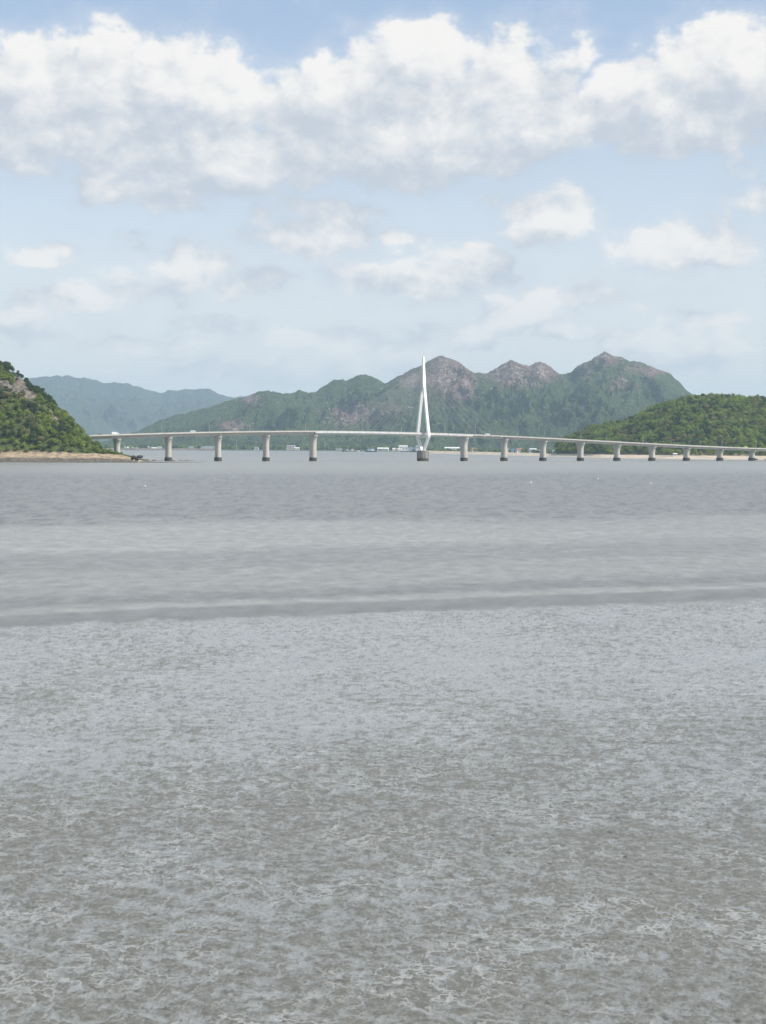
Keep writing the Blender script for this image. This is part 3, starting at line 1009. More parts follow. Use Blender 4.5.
top_px = [(84, 435.4), (97, 434.7), (120, 433.6), (150, 432.9), (180, 432.4), (220, 431.7), (260, 431.1), (300, 430.7), (340, 430.8), (380, 431.3), (424, 432.4), (464, 433.6), (504, 435.5), (543, 437.7), (580, 439.8), (617, 441.7), (652, 443.4), (687, 445.0), (720, 446.4), (752, 447.6), (800, 449.2), (860, 450.8), (940, 452.4)]
prof_s = []
for px, py in top_px:
    s_ = s_of(px); v = bp(s_, -6)
    d = ray(px, py)
    prof_s.append((s_, HCAM + d.z / d.y * v.y))
PS = np.array(prof_s)
co_ = np.polyfit(PS[:, 0], PS[:, 1], 5)


def ztop(s_): return float(np.polyval(co_, np.clip(s_, PS[0, 0], PS[-1, 0]))) - 1.15      # road level (parapet is 1.15 higher)


bridge = empty('cable_stayed_bridge', bp(0), 0, 'long low bridge with one white diamond-shaped pylon crossing the bay', 'bridge')
bridge_inv = Vector(bridge.location)


def badd(mb, name, mat, smooth=False, parent=None, bevel=0):
    mb.v = [(v[0] - bridge_inv.x, v[1] - bridge_inv.y, v[2]) for v in mb.v]
    return mb.build(name, mat, parent or bridge, smooth, bevel)


def sweep(mb, prof, s0, s1, step=6.0, lat=0.0):
    n = max(2, int((s1 - s0) / step))
    rings = []
    for k in range(n + 1):
        s_ = s0 + (s1 - s0) * k / n
        z = ztop(s_)
        rings.append([bp(s_, lat + a, z + b_) for a, b_ in prof])
    mb.loft(rings)


S0, S1 = s_of(78), s_of(900)
SA, SB = s_of(313), s_of(470)
SLAB = [(-6.6, 0.0), (-6.6, -0.35), (-3.6, -0.75), (3.6, -0.75), (6.6, -0.35), (6.6, 0.0)]
mb = MB(); sweep(mb, SLAB, S0, S1); badd(mb, 'deck', M['girder'])
mb = MB(); sweep(mb, [(-3.5, -0.75), (-2.9, -3.6), (2.9, -3.6), (3.5, -0.75)], S0, SA - .5); badd(mb, 'girder', M['girder'])
mb = MB(); sweep(mb, [(-6.75, 0.25), (-6.75, -1.3), (-4.2, -2.9), (4.2, -2.9), (6.75, -1.3), (6.75, 0.25), (6.62, 0.25), (6.62, -0.4), (-6.62, -0.4), (-6.62, 0.25)], SA, SB)
g = badd(mb, 'girder', M['steel']); g['label'] = 'white-edged steel girder of the main span'
mb = MB(); sweep(mb, [(-3.5, -0.75), (-2.9, -3.0), (2.9, -3.0), (3.5, -0.75)], SB + .5, S1); badd(mb, 'girder', M['girder'])
mb = MB(); sweep(mb, [(-6.0, 0.02), (-6.0, 0.06), (6.0, 0.06), (6.0, 0.02)], S0, S1); badd(mb, 'roadway', M['asphalt'])
mb = MB()
s_ = S0
while s_ < S1 - 5:
    for e0, e1 in ((-.08, .08),):
        sweep(mb, [(e0, 0.064), (e0, 0.068), (e1, 0.068), (e1, 0.064)], s_, s_ + 4, 4)
    s_ += 10
sweep(mb, [(-5.55, 0.064), (-5.55, 0.068), (-5.4, 0.068), (-5.4, 0.064)], S0, S1)
sweep(mb, [(5.4, 0.064), (5.4, 0.068), (5.55, 0.068), (5.55, 0.064)], S0, S1)
badd(mb, 'lane_marking', M['paint'])
for sg in (-1, 1):
    mb = MB(); sweep(mb, [(sg * 6.15, 0.0), (sg * 6.15, 0.95), (sg * 6.45, 0.95), (sg * 6.52, 0.0)], S0, S1); badd(mb, 'parapet', M['girder'])
    mb = MB(); sweep(mb, [(sg * 6.24, 1.05), (sg * 6.24, 1.15), (sg * 6.36, 1.15), (sg * 6.36, 1.05)], S0, S1)
    s_ = S0 + 1
    while s_ < S1 - 1:
        v = bp(s_, sg * 6.3, ztop(s_) + .93); mb.box(-.05, .05, -.05, .05, 0, .32, TH, v); s_ += 4.0
    badd(mb, 'handrail', M['galv'])


def stadium(w, t, n=6):
    """rounded-end section: w across the bridge, t along it"""
    r_ = t / 2; pts_ = []
    for k in range(n + 1):
        a = -math.pi / 2 + math.pi * k / n
        pts_.append((r_ * math.sin(a), w / 2 - r_ * .6 + r_ * .6 * math.cos(a)))
    for k in range(n + 1):
        a = math.pi / 2 + math.pi * k / n
        pts_.append((r_ * math.sin(a), -(w / 2 - r_ * .6) + r_ * .6 * math.cos(a)))
    return pts_


pier_px = [63, 117, 168.3, 218, 266, 313, 464, 504, 543, 580.5, 617, 652, 686.5, 720, 752, 783, 813, 842, 870]
for k, px in enumerate(pier_px):
    s_ = s_of(px); zt = ztop(s_) - (3.6 if px < 320 else 3.0) - 0.003
    big = 1.12 if px in (313, 464) else 1.0
    mb = MB(); rings = []
    Hh = zt - 2.6
    for t, w, th in ((0, 8.8, 5.0), (0.25, 8.5, 4.8), (0.55, 8.5, 4.7), (0.70, 9.2, 4.7), (0.82, 10.8, 4.7), (0.90, 12.9, 4.8), (0.94, 13.7, 4.8), (1.0, 14.0, 4.8)):
        zz = 2.6 + Hh * t
        if t >= .55:
            zz = zt - (1 - t) / .45 * min(9.0, Hh * .45)
        elif t > 0:
            zz = 2.6 + (zt - min(9.0, Hh * .45) - 2.6) * t / .55
        rings.append([bp(s_ + a * big, b_, zz) for a, b_ in stadium(w * big, th)])
    mb.loft(rings)
    pr = badd(mb, 'pier', M['concrete'])
    mb = MB()
    mb.loft([[bp(s_ + a, b_, zz) for a, b_ in stadium(w, t_)] for zz, w, t_ in ((-1.5, 10.2, 6.2), (4.0, 10.0, 6.0), (4.2, 9.4, 5.6))])
    badd(mb, 'footing', M['stain'], parent=pr)
    mb = MB()
    for sg in (-1, 1):
        mb.loft([[bp(s_ + a, b_ + sg * 2.0, zz) for a, b_ in ((-.5, -.5), (.5, -.5), (.5, .5), (-.5, .5))] for zz in (zt - .02, zt + .35)])
    badd(mb, 'bearing', M['stain'], parent=pr)

# pylon
ZB = 12.5       # top of the caisson
ZT = at(423.3, 356.5, PY).z
ZS = at(423.3, 386, PY).z
ZD = ztop(0)
mb = MB(); rings = []
for zz, r_ in ((-1.5, 6.9), (3.2, 6.9)):
    rings.append([bp(r_ * math.cos(a * math.pi / 12), r_ * math.sin(a * math.pi / 12), zz) for a in range(24)])
mb.loft(rings)
pyl = None


def leg_ring(s_, lat, z, w, t_):
    c_ = .25
    pts_ = [(-t_ / 2 + c_, -w / 2), (t_ / 2 - c_, -w / 2), (t_ / 2, -w / 2 + c_), (t_ / 2, w / 2 - c_), (t_ / 2 - c_, w / 2), (-t_ / 2 + c_, w / 2), (-t_ / 2, w / 2 - c_), (-t_ / 2, -w / 2 + c_)]
    return [bp(s_ + a, lat + b_, z) for a, b_ in pts_]


m2 = MB()
m2.loft([leg_ring(0, 0, ZS - 3, 5.2, 4.4), leg_ring(0, 0, ZS + 8, 4.8, 4.2), leg_ring(0, 0, ZT - 12, 3.2, 3.0), leg_ring(0, 0, ZT - 2, 2.2, 2.2), leg_ring(0, 0, ZT, 1.5, 1.5)])
pyl = badd(m2, 'pylon', M['white'])
badd(mb, 'caisson_stain', M['stain'], parent=pyl)
mb = MB(); rings = []
for zz, r_ in ((3.2, 6.75), (ZB - 1.2, 6.7), (ZB - 1.2, 7.0), (ZB - .2, 7.0), (ZB, 6.8)):
    rings.append([bp(r_ * math.cos(a * math.pi / 12), r_ * math.sin(a * math.pi / 12), zz) for a in range(24)])
mb.loft(rings)
for a in range(24):                     # vertical fender ribs
    an = a * math.pi / 12
    v = bp(6.85 * math.cos(an), 6.85 * math.sin(an), 0)
    mb.box(-.18, .18, -.18, .18, 3.4, ZB - 1.3, an + TH, (v.x, v.y, 0))
badd(mb, 'caisson', M['caisson'], parent=pyl)
HW = 12.2
ZW = ZD - 2.0    # widest point
for sg in (-1, 1):
    m2 = MB()
    m2.loft([leg_ring(0, sg * 2.4, ZB - .1, 3.2, 3.8), leg_ring(0, sg * 3.2, ZB + 1.4, 3.0, 3.6), leg_ring(0, sg * (HW - .4), ZW - 2.5, 3.0, 3.5), leg_ring(0, sg * HW, ZW, 3.6, 3.9), leg_ring(0, sg * (HW - .7), ZW + 3, 3.3, 3.7),
             leg_ring(0, sg * (1.4 + (HW - 1.4) * .5), (ZW + ZS) / 2, 2.7, 3.3), leg_ring(0, sg * 1.5, ZS + 2.0, 2.2, 3.7)])
    badd(m2, 'leg', M['white'], parent=pyl)
m2 = MB(); m2.loft([[bp(a, l_, z) for a, z in ((-1.3, ZD - 4.9), (1.3, ZD - 4.9), (1.3, ZD - 3.1), (-1.3, ZD - 3.1))] for l_ in (-HW + .6, HW - .6)])
badd(m2, 'crossbeam', M['white'], parent=pyl)
m2 = MB(); m2.tube([bp(0, 0, ZT - .1), bp(0, 0, ZT + 3.4)], [.12, .04], 6); badd(m2, 'lightning_rod', M['galv'], parent=pyl)
# stay cables, fan towards both sides
for side, n, a0, da in ((-1, 9, 22, 13.5), (1, 8, 20, 12.5)):
    for k in range(n):
        for sg in (-1, 1):
            sa_ = side * (a0 + da * k)
            m2 = MB()
            zt_ = ZS + 2 + k * (ZT - 14 - ZS) / n
            m2.tube([bp(sa_, sg * 6.9, ztop(sa_) + .4), bp(side * .8, sg * .5, zt_)], .17, 5)
            badd(m2, 'stay_cable', M['cable'])
            m2 = MB(); m2.box(-.5, .5, -.25, .25, -.8, .5, TH, bp(sa_, sg * 6.9, ztop(sa_))); badd(m2, 'cable_anchor', M['white'])

# lamps along the bridge
lamp_px = [(136, -1), (164, 1), (207, -1), (247.5, -1), (303, -1), (360, -1), (404, 1), (442, -1), (478, 1), (515, -1), (547, 1), (578, -1), (609, 1), (640, -1), (649, 1), (669, 1), (697.5, -1), (725, 1), (753, -1)]
LN = {}


def make_lamp():
    r_ = empty('street_lamp', (0, 0, 0))
    b_ = MB(); b_.tube([(0, 0, 0), (0, 0, .5)], [.2, .2], 8); b_.build('base', M['galv'], r_)
    b_ = MB(); b_.tube([(0, 0, .5), (0, 0, 6), (0, 0, 9.2)], [.2, .17, .14], 8); b_.build('pole', M['galv'], r_)
    b_ = MB(); b_.tube([(0, 0, 9.15), (0, .5, 9.6), (0, 1.9, 9.85)], [.08, .07, .06], 6); b_.build('arm', M['galv'], r_)
    b_ = MB(); b_.box(-.16, .16, 1.8, 2.7, 9.76, 9.92); b_.build('lamp_head', M['roofgrey'], r_)
    return r_


lamp0 = make_lamp()
lab_pos = {0: 'furthest left, above the tip of the headland', 1: 'beside the second pier visible from the headland'}
for i, (px, sg) in enumerate(lamp_px):
    if i == 0: o = lamp0
    else:
        o = lamp0.copy(); COL.objects.link(o)
        for ch in lamp0.children:
            c_ = ch.copy(); COL.objects.link(c_); c_.parent = o
    s_ = s_of(px)
    o.location = bp(s_, sg * 5.85, ztop(s_) + .06)
    o.rotation_euler = (0, 0, TH if sg < 0 else TH + math.pi)
    wh = ('left of the pylon' if px < 424 else 'right of the pylon')
    if sg < 0:
        nth = ['', 'first', 'second', 'third', 'fourth', 'fifth', 'sixth', 'seventh']
        same = [p_ for p_, g_ in lamp_px if g_ == sg and (p_ < 424) == (px < 424)]
        same.sort(key=lambda a: abs(a - 424))
        lb = 'slim street lamp on the near edge of the bridge, %s one %s' % (nth[same.index(px) + 1], wh)
    else:
        nth = ['', 'first', 'second', 'third', 'fourth', 'fifth', 'sixth', 'seventh']
        same = [p_ for p_, g_ in lamp_px if g_ == sg and (p_ < 424) == (px < 424)]
        same.sort(key=lambda a: abs(a - 424))
        lb = 'slim street lamp on the far edge of the bridge, %s one %s' % (nth[same.index(px) + 1], wh)
    tag(o, lb, 'street lamp', 'street lamps along the bridge')


# vehicles on the bridge
def car(name, px, lane, L, W, H, bodym, label, cat, kind='car'):
    s_ = s_of(px)
    r_ = empty(name, bp(s_, lane, ztop(s_) + .062), TH, label, cat, 'vehicles on the bridge')
    b_ = MB()
    if kind == 'car':
        sec = [(-L / 2, .35, .75), (-L / 2 + .1, .3, .95), (-L * .28, .28, 1.0), (L * .22, .28, .98), (L / 2 - .15, .3, .8), (L / 2, .38, .6)]
        b_.loft([[(x, -W / 2, z0), (x, W / 2, z0), (x, W / 2 - .05, z1), (x, -W / 2 + .05, z1)] for x, z0, z1 in sec])
        b_.build('body', bodym, r_, bevel=0.04)
        c = MB(); c.loft([[(-L * .40, -W * .44, .95), (L * .24, -W * .44, .95), (L * .24, W * .44, .95), (-L * .40, W * .44, .95)], [(-L * .30, -W * .38, H - .06), (L * .06, -W * .38, H - .06), (L * .06, W * .38, H - .06), (-L * .30, W * .38, H - .06)]])
        c.build('windows', M['glass'], r_)
        c = MB(); c.box(-L * .31, L * .07, -W * .39, W * .39, H - .06, H); c.build('roof', bodym, r_)
    elif kind == 'van':
        b_.loft([[(-L / 2, -W / 2, .35), (L / 2, -W / 2, .35), (L / 2, W / 2, .35), (-L / 2, W / 2, .35)], [(-L / 2, -W / 2, 1.2), (L / 2 - .2, -W / 2, 1.2), (L / 2 - .2, W / 2, 1.2), (-L / 2, W / 2, 1.2)],
                 [(-L / 2 + .1, -W * .46, H), (L / 2 - 1.2, -W * .46, H), (L / 2 - 1.2, W * .46, H), (-L / 2 + .1, W * .46, H)]])
        b_.build('body', bodym, r_, bevel=.05)
        c = MB(); c.box(-L * .4, L * .28, -W / 2 - .005, W / 2 + .005, 1.3, 1.75); c.build('windows', M['glass'], r_)
    else:
        c = MB(); c.box(L / 2 - 2.0, L / 2, -W / 2, W / 2, .5, 2.6); c.build('cab', bodym, r_, bevel=.08)
        c = MB(); c.box(L / 2 - 1.2, L / 2 + .01, -W * .46, W * .46, 1.6, 2.3); c.build('windscreen', M['glass'], r_)
        c = MB(); c.box(-L / 2, L / 2 - 2.2, -W / 2, W / 2, .95, H); c.build('cargo_box', M['carwhite'], r_, bevel=.05)
        c = MB(); c.box(-L / 2 + .1, L / 2 - .2, -.45, .45, .6, .93); c.build('chassis', M['hulldark'], r_)
    for x in (-L * .31, L * .31):
        for y in (-W / 2 + .02, W / 2 - .02):
            c = MB(); rr = .34 if kind != 'truck' else .46
            c.tube([(x, y - .11, rr), (x, y + .11, rr)], [rr, rr], 14); c.build('wheel', M['tyre'], r_)
    return r_


car('box_truck', 114, -2.9, 8.2, 2.4, 3.4, M['carwhite'], 'white box truck near the left end of the bridge', 'truck', 'truck')
car('parked_car', 101.5, 2.9, 4.6, 1.8, 1.5, M['cardark'], 'dark car at the left end of the bridge beside the trees', 'car')
car('van', 192, -2.9, 6.2, 2.1, 2.6, M['carwhite'], 'white van on the bridge left of the pylon above the gap between two piers', 'van', 'van')
car('van', 486, -2.9, 6.4, 2.1, 2.6, M['carwhite'], 'white van on the bridge just right of the pylon', 'van', 'van')
car('car', 668, -2.9, 4.6, 1.8, 1.5, M['carwhite'], 'white car on the right part of the bridge in front of the wooded hill', 'car')
car('minibus', 744, -2.9, 6.4, 2.1, 2.5, M['caryellow'], 'yellow-green minibus at the right end of the bridge', 'minibus', 'van')
bpy.data.objects['parked_car'].name = 'dark_car'


# ------------------------------------------------------------------ far shore: sea wall, sheds, boats
mb = MB()
a = at(60, 446, 4900); b2 = at(215, 446, 5000)
dv = (b2 - a); dv.z = 0; ln = dv.length; an = math.atan2(dv.y, dv.x)
rings = []
for k in range(31):
    v = a + dv * k / 30
    nrm = Vector((-math.sin(an), math.cos(an), 0))
    zz = 7.0 + random.uniform(-.25, .25)
    rings.append([(v + nrm * -9 + Vector((0, 0, -v.z - .5))), (v + nrm * -2 + Vector((0, 0, -v.z + zz))), (v + nrm * 2 + Vector((0, 0, -v.z + zz))), (v + nrm * 9 + Vector((0, 0, -v.z - .5)))])
mb.loft(rings)
tag(mb.build('sea_wall', M['seawall']), 'long brown stone sea wall on the far shore at the left', 'sea wall')


def shed(name, px, Y0, L, W, H, rh, wallm, roofm, rz, label, cat='building', zb=2.2, gr='buildings on the far shore', win=True):
    v = at(px, 446, Y0)
    r_ = empty(name, (v.x, v.y, zb), rz, label, cat, gr)
    b_ = MB(); b_.box(-L / 2, L / 2, -W / 2, W / 2, -1.5, H)
    b_.add([(-L / 2, -W / 2, H), (-L / 2, W / 2, H), (-L / 2, 0, H + rh * .97), (L / 2, -W / 2, H), (L / 2, W / 2, H), (L / 2, 0, H + rh * .97)], [(0, 1, 2), (3, 5, 4)])
    b_.build('wall', wallm, r_)
    b_ = MB()
    for sg in (-1, 1):
        b_.add([(-L / 2 - .4, sg * (W / 2 + .5), H - .15), (L / 2 + .4, sg * (W / 2 + .5), H - .15), (L / 2 + .4, 0, H + rh), (-L / 2 - .4, 0, H + rh),
                (-L / 2 - .4, sg * (W / 2 + .5), H + .1), (L / 2 + .4, sg * (W / 2 + .5), H + .1), (L / 2 + .4, 0, H + rh + .25), (-L / 2 - .4, 0, H + rh + .25)],
               [(0, 1, 2, 3), (4, 5, 6, 7), (0, 1, 5, 4), (1, 2, 6, 5), (2, 3, 7, 6), (3, 0, 4, 7)])
    b_.build('roof', roofm, r_)
    if win:
        n = max(2, int(L / 9))
        for k in range(n):
            x = -L / 2 + (k + .5) * L / n
            b_ = MB(); b_.box(x - 1.3, x + 1.3, -W / 2 - .05, -W / 2 + .05, H * .35, H * .75); b_.build('window', M['glass'], r_)
        b_ = MB(); b_.box(-L / 2 + L / n - 1.4, -L / 2 + L / n + 1.4, -W / 2 - .08, -W / 2 + .04, -.3, H * .8); b_.build('door', M['roofgrey'], r_)
    return r_


SH = [
    ('long_shed', 206, 5300, 62, 20, 8, 3.5, 'wall', 'roofgrey', .1, 'long low white shed left of the bridge piers on the far shore'),
    ('house', 191, 5330, 18, 14, 8, 3, 'cream', 'roofgrey', .2, 'small cream house left of the long white shed'),
    ('house', 256.5, 5290, 15, 12, 7, 3, 'wall', 'roofgrey', 0, 'small white house seen just left of the third visible pier'),
    ('warehouse', 291, 5290, 30, 18, 14, 3, 'cream', 'roofgrey', .05, 'tall cream warehouse joined beside a white shed on the far shore'),
    ('low_shed', 297, 5275, 18, 14, 7, 2.5, 'wall', 'wall', .05, 'bright white shed just right of the cream warehouse'),
    ('low_shed', 339, 5280, 22, 12, 4.5, 2, 'wall', 'roofgrey', 0, 'low white shed on the far shore left of the moored boats'),
    ('low_shed', 371, 5290, 24, 12, 4.5, 2, 'wall', 'roofblue', 0, 'low white shed with blue roof behind the dark boat'),
    ('long_shed', 383, 5240, 38, 15, 6.5, 4, 'wall', 'wall', -.15, 'white shed with white roof between the dark boat and the pylon'),
    ('factory', 403, 5200, 30, 20, 15, 3, 'wall', 'wall', .1, 'tallest white building of the cluster left of the pylon foot'),
    ('factory', 411, 5180, 22, 16, 8, 3, 'wall', 'roofblue', .0, 'white building with blue roof nearest the pylon on its left'),
    ('house', 417.5, 5230, 13, 11, 17, 2, 'wall', 'roofgrey', .0, 'narrow tall white building behind the left pylon leg'),
    ('long_shed', 452, 4330, 42, 15, 8, 3, 'wall', 'wall', .05, 'long white shed right of the pylon behind the pale beach'),
    ('house', 474, 4200, 14, 10, 6, 3, 'cream', 'roofred', .3, 'small cream house with rust roof right of the first pier beyond the pylon'),
    ('house', 519, 3500, 14, 9, 6, 3, 'wall', 'roofred', .4, 'small white house with rust roof behind the beach midway between two piers'),
    ('house', 533, 3480, 15, 9, 7, 2, 'wall', 'wall', -.1, 'bright white house near the wooded hill left of a pier'),
    ('low_shed', 556, 3300, 16, 8, 4, 2, 'wall', 'roofgrey', .1, 'low pale shed at the left foot of the wooded hill'),
    ('low_shed', 675, 2400, 6, 4, 2.6, 1, 'wall', 'wall', .2, 'tiny white hut on the beach under the wooded hill'),
]
for (nm, px, Yq, L, W, H, rh, wm, rm, rz, lb) in SH:
    zb = 2.2 if Yq > 3000 else 5.0
    if Yq < 4500 and Yq > 3000: zb = 4.8
    shed(nm, px, Yq, L, W, H, rh, M[wm], M[rm], rz, lb, zb=zb)


VILL = [('left of the pylon foot', 393, 421, 5150, 5260, 11), ('behind the sea wall at the left', 122, 160, 5300, 5360, 9), ('between the pale beach and the wooded hill', 498, 546, 3480, 3620, 7)]
for where, xa, xb, ya, yb, n in VILL:
    for k in range(n):
        L = random.uniform(9, 17) * (0.75 if ya < 4000 else 1.1)
        shed('house', xa + (xb - xa) * (k + random.uniform(.1, .9)) / n, random.uniform(ya, yb), L, L * .7, random.uniform(3.5, 7.5), random.uniform(2, 3.5), M[random.choice(['wall', 'cream', 'wall'])],
             M[random.choice(['roofgrey', 'roofblue', 'roofred', 'wall'])], random.uniform(-.5, .5), 'small house in the far village ' + where, zb=4.6 if ya < 4000 else 2.2, win=False)


def boat(px, Y0, L, hull, cab, rz, label, cab_off=-.15):
    v = at(px, 446, Y0)
    r_ = empty('fishing_boat', (v.x, v.y, 0), rz, label, 'boat', 'boats moored off the far shore')
    b_ = MB(); rings = []
    for t in np.linspace(-.5, .5, 11):
        w = L * .15 * (1 - max(0, t * 2) ** 2.4) * (0.92 if t < -.45 else 1) + .05
        sh_ = L * .085 + L * .05 * max(0, t * 2) ** 2
        x = t * L
        rings.append([(x, -w * .45, -.6), (x, w * .45, -.6), (x, w, sh_), (x, -w, sh_)])
    b_.loft(rings); b_.build('hull', hull, r_)
    w = L * .095
    b_ = MB(); b_.box(L * (cab_off - .13), L * (cab_off + .13), -w, w, L * .086, L * .20); b_.box(L * (cab_off - .06), L * (cab_off + .10), -w * .8, w * .8, L * .2, L * .28)
    b_.build('cabin', cab, r_)
    b_ = MB(); b_.box(L * (cab_off - .10), L * (cab_off + .105), -w * .82, w * .82, L * .225, L * .26); b_.build('window', M['glass'], r_)
    b_ = MB(); b_.tube([(L * .22, 0, L * .07), (L * .22, 0, L * .42)], [.25, .12], 6); b_.tube([(L * .22, 0, L * .38), (-L * .1, 0, L * .3)], [.08, .08], 5); b_.build('mast', M['galv'], r_)
    return r_


boat(346, 4850, 30, M['hulldark'], M['wall'], 3.0, 'dark fishing boat at the left of the moored pair')
boat(354, 4800, 34, M['cream'], M['cream'], .1, 'cream boat with broad pale cabin right of the dark one')
boat(371, 4600, 36, M['hullblue'], M['wall'], 3.2, 'dark blue fishing boat with white cabin, alone on the water left of the pylon')
boat(406, 4900, 34, M['hullblue'], M['wall'], .2, 'blue-hulled boat by the white buildings left of the pylon foot')
boat(415, 4780, 34, M['hulldark'], M['hulldark'], .1, 'dark low boat immediately left of the pylon caisson')

# tall thin poles on the far shore
for i, (px, Yq, hh, lb) in enumerate([(236.5, 5250, 34, 'thin tall pole on the far shore between the second and third visible piers'), (325, 5250, 30, 'thin tall pole on the far shore right of the tall pier'),
                                      (288, 5300, 30, 'thin tall pole standing behind the cream warehouse')]):
    v = at(px, 446, Yq); r_ = empty('utility_pole', (v.x, v.y, 2), 0, lb, 'pole', 'poles on the far shore')
    b_ = MB(); b_.tube([(0, 0, -1), (0, 0, hh)], [.7, .35], 6); b_.build('mast', M['galv'], r_)
    b_ = MB(); b_.box(-2.5, 2.5, -.2, .2, hh - 3, hh - 2.5); b_.build('crossarm', M['galv'], r_)


# ------------------------------------------------------------------ rocks on the spit, marker, floats
def rock_mesh(seed, flat=.6):
    bm = bmesh.new(); bmesh.ops.create_icosphere(bm, subdivisions=3, radius=1)
    rd = random.Random(seed); ox, oy = rd.uniform(0, 50), rd.uniform(0, 50)
    for v in bm.verts:
        n_ = float(fbm(np.array([v.co.x * 1.1 + ox + v.co.z]), np.array([v.co.y * 1.1 + oy - v.co.z * .6]), seed, 3)[0])
        v.co *= 1 + n_ * .55
        v.co.z *= flat
    me = bpy.data.meshes.new('boulder'); bm.to_mesh(me); bm.free()
    return me


RMs = [rock_mesh(k, .45 + .1 * (k % 3)) for k in range(5)]
RMd = [rock_mesh(k + 9, .6) for k in range(2)]
for me in RMs: me.materials.append(M['rock'])
for me in RMd: me.materials.append(M['darkrock'])
for k in range(120):
    px = random.uniform(0, 196); 
    if px < 140: py = random.uniform(459.6, 462.4)
    else: py = 460.6 + (px - 168) * .004 + random.uniform(-1.1, 0.9) * (1 - (px - 140) / 75)
    v = ground_at(px, py)
    o = bpy.data.objects.new('boulder', RMs[k % 5]); COL.objects.link(o)
    s_ = random.uniform(.9, 2.5) * (1 if px < 175 else .6)
    o.location = (v.x, v.y, .05); o.scale = (s_ * random.uniform(1, 1.8), s_, s_ * random.uniform(.5, .9)); o.rotation_euler = (0, 0, random.uniform(0, 6))
    if px < 140: tag(o, 'brown boulder at the waterline below the left headland', 'rock', 'boulders along the left shore')
    else: tag(o, 'brown boulder of the low reef running out towards the bridge pier', 'rock', 'boulders of the reef off the headland')
for k in range(9):
    px = random.uniform(131, 140.5); v = at(px, random.uniform(455.5, 459), 1478)
    o = bpy.data.objects.new('boulder', RMd[k % 2]); COL.objects.link(o)
    s_ = random.uniform(1.5, 2.5)
    o.location = (v.x, v.y + random.uniform(-3, 3), max(v.z - .6, .4)); o.scale = (s_ * 1.3, s_, s_ * 1.1); o.rotation_euler = (0, 0, random.uniform(0, 6))
    tag(o, 'dark boulder heaped at the tip of the headland beside the white marker', 'rock', 'dark rock heap at the tip of the headland')
# low reef of mud and gravel carrying the boulders
pxs = np.linspace(118, 204, 70); ws = np.linspace(-1, 1, 15)
Pm, Wm = np.meshgrid(pxs, ws, indexing='ij')
tz = (Pm - 383) / F
Yr = 1505 + (Pm - 118) * .35 + Wm * 26 * (1 - ((Pm - 118) / 86) ** 2 * .8)
Zr = (1 - Wm ** 2) * (1.1 - .9 * (Pm - 118) / 86) + fbm(Pm * .4, Wm * 3, 55, 4) * .7 * (1 - Wm ** 2) - .15
o = grid_mesh('reef', tz * Yr, Yr, Zr, M['hill'], {'sand': np.ones_like(Zr), 'wet': np.ones_like(Zr), 'rock': np.ones_like(Zr)})
tag(o, 'low brown rocky reef at the waterline', kind='structure')
v = at(138.5, 456, 1485)
mk = empty('channel_marker', (v.x, v.y, 1.0), 0, 'thin white marker post on the dark rocks at the headland tip', 'marker post')
b_ = MB(); b_.tube([(0, 0, -.5), (0, 0, 9.6)], [.32, .22], 8); b_.build('post', M['white'], mk)
b_ = MB(); b_.box(-.9, .9, -.9, .9, -1.2, .6); b_.build('plinth', M['concrete'], mk, bevel=.08)
b_ = MB(); b_.tube([(0, 0, 9.6), (0, 0, 10.6)], [.5, .35], 8); b_.build('lantern', M['roofgrey'], mk)
# dark rocks at the right hand beach
for k in range(10):
    px = random.uniform(751, 775); v = ground_at(px, 459.6 + random.uniform(-.5, .6))
    o = bpy.data.objects.new('boulder', RMd[k % 2]); COL.objects.link(o)
    s_ = random.uniform(1.4, 2.8); o.location = (v.x, v.y, .4); o.scale = (s_ * 1.9, s_, s_ * .8); o.rotation_euler = (0, 0, random.uniform(0, 6))
    tag(o, 'dark boulder on the beach by the rightmost bridge pier', 'rock', 'dark boulders on the right beach')

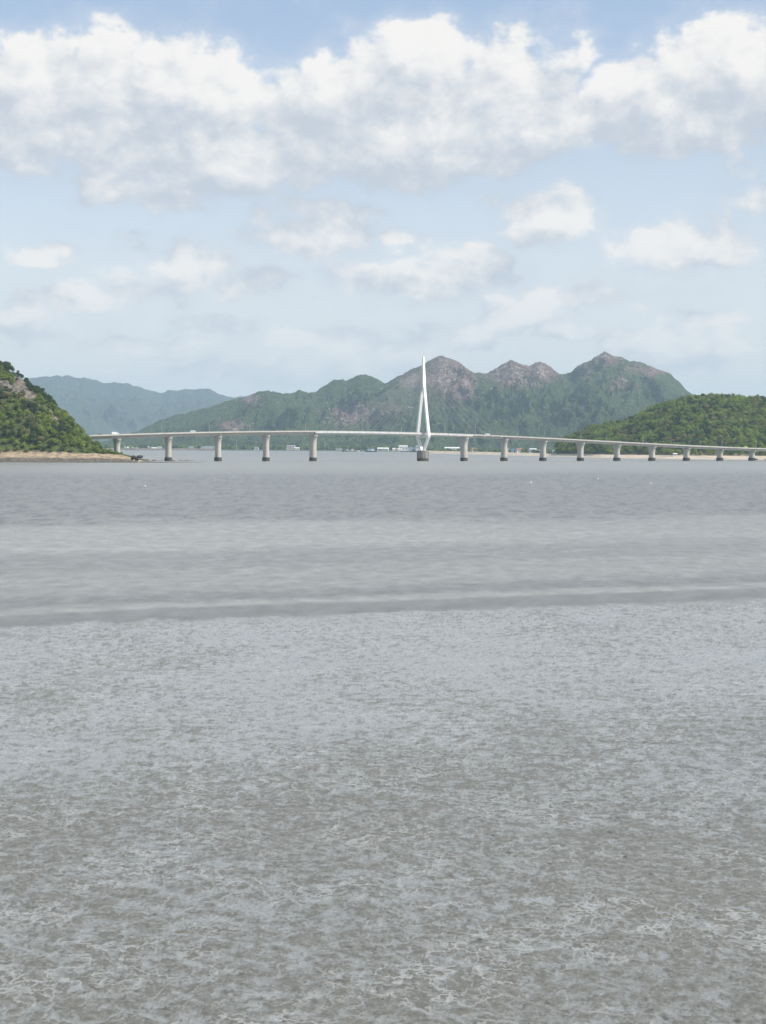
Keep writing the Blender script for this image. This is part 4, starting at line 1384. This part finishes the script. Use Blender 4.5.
for px, py, lb in [(145, 487, 'white float on the mudflat far left, below the headland tip'), (531, 483, 'white float on the mudflat below the middle right bridge piers'),
                   (598, 479.5, 'white float on the mudflat below the right part of the bridge'), (651, 484, 'white float on the mudflat furthest right')]:
    v = ground_at(px, py)
    r_ = empty('fishing_float', (v.x, v.y, 0), random.uniform(0, 6), lb, 'float', 'floats lying on the mudflat')
    bm = bmesh.new(); bmesh.ops.create_uvsphere(bm, u_segments=16, v_segments=10, radius=.32)
    for vv in bm.verts: vv.co.x *= 1.5; vv.co.z = vv.co.z * .85 + .3
    me = bpy.data.meshes.new('body'); bm.to_mesh(me); bm.free(); link('body', me, M['white'], r_, True)
    b_ = MB(); b_.tube([(.55, 0, .3), (.85, .05, .28), (1.0, .3, .05), (1.3, .6, .02)], .03, 5); b_.build('rope', M['cable'], r_)

# ------------------------------------------------------------------ air
bm = bmesh.new(); bmesh.ops.create_cube(bm, size=1)
me = bpy.data.meshes.new('haze'); bm.to_mesh(me); bm.free()
hz = bpy.data.objects.new('haze', me); COL.objects.link(hz)
ZTOPH = 790.0
hz.location = (0, 0, (ZTOPH - 1.6) / 2)
hz.scale = (41000, 41000, ZTOPH + 1.6)
hm = bpy.data.materials.new('haze'); hm.use_nodes = True; nt = hm.node_tree
for n in list(nt.nodes): nt.nodes.remove(n)
ou = nt.nodes.new('ShaderNodeOutputMaterial'); pv = nt.nodes.new('ShaderNodeVolumePrincipled')
pv.inputs['Color'].default_value = (0.62, 0.83, 1.0, 1); pv.inputs['Density'].default_value = 0.000056
pv.inputs['Anisotropy'].default_value = 0.0
nt.links.new(pv.outputs[0], ou.inputs['Volume'])
me.materials.append(hm)
hm.cycles.homogeneous_volume = True
pv.inputs['Density Attribute'].default_value = ''
tag(hz, 'thin pale blue haze filling the bay', 'haze', kind='stuff')

# ------------------------------------------------------------------ render settings
sc.render.engine = 'CYCLES'
sc.cycles.use_denoising = True
sc.cycles.max_bounces = 6; sc.cycles.diffuse_bounces = 2; sc.cycles.glossy_bounces = 2; sc.cycles.volume_bounces = 0
sc.cycles.transmission_bounces = 2
sc.cycles.use_adaptive_sampling = True; sc.cycles.adaptive_threshold = 0.02
sc.view_settings.view_transform = 'Standard'; sc.view_settings.look = 'None'; sc.view_settings.gamma = 1.0
sc.view_settings.exposure = 0.38
sc.view_settings.use_curve_mapping = False
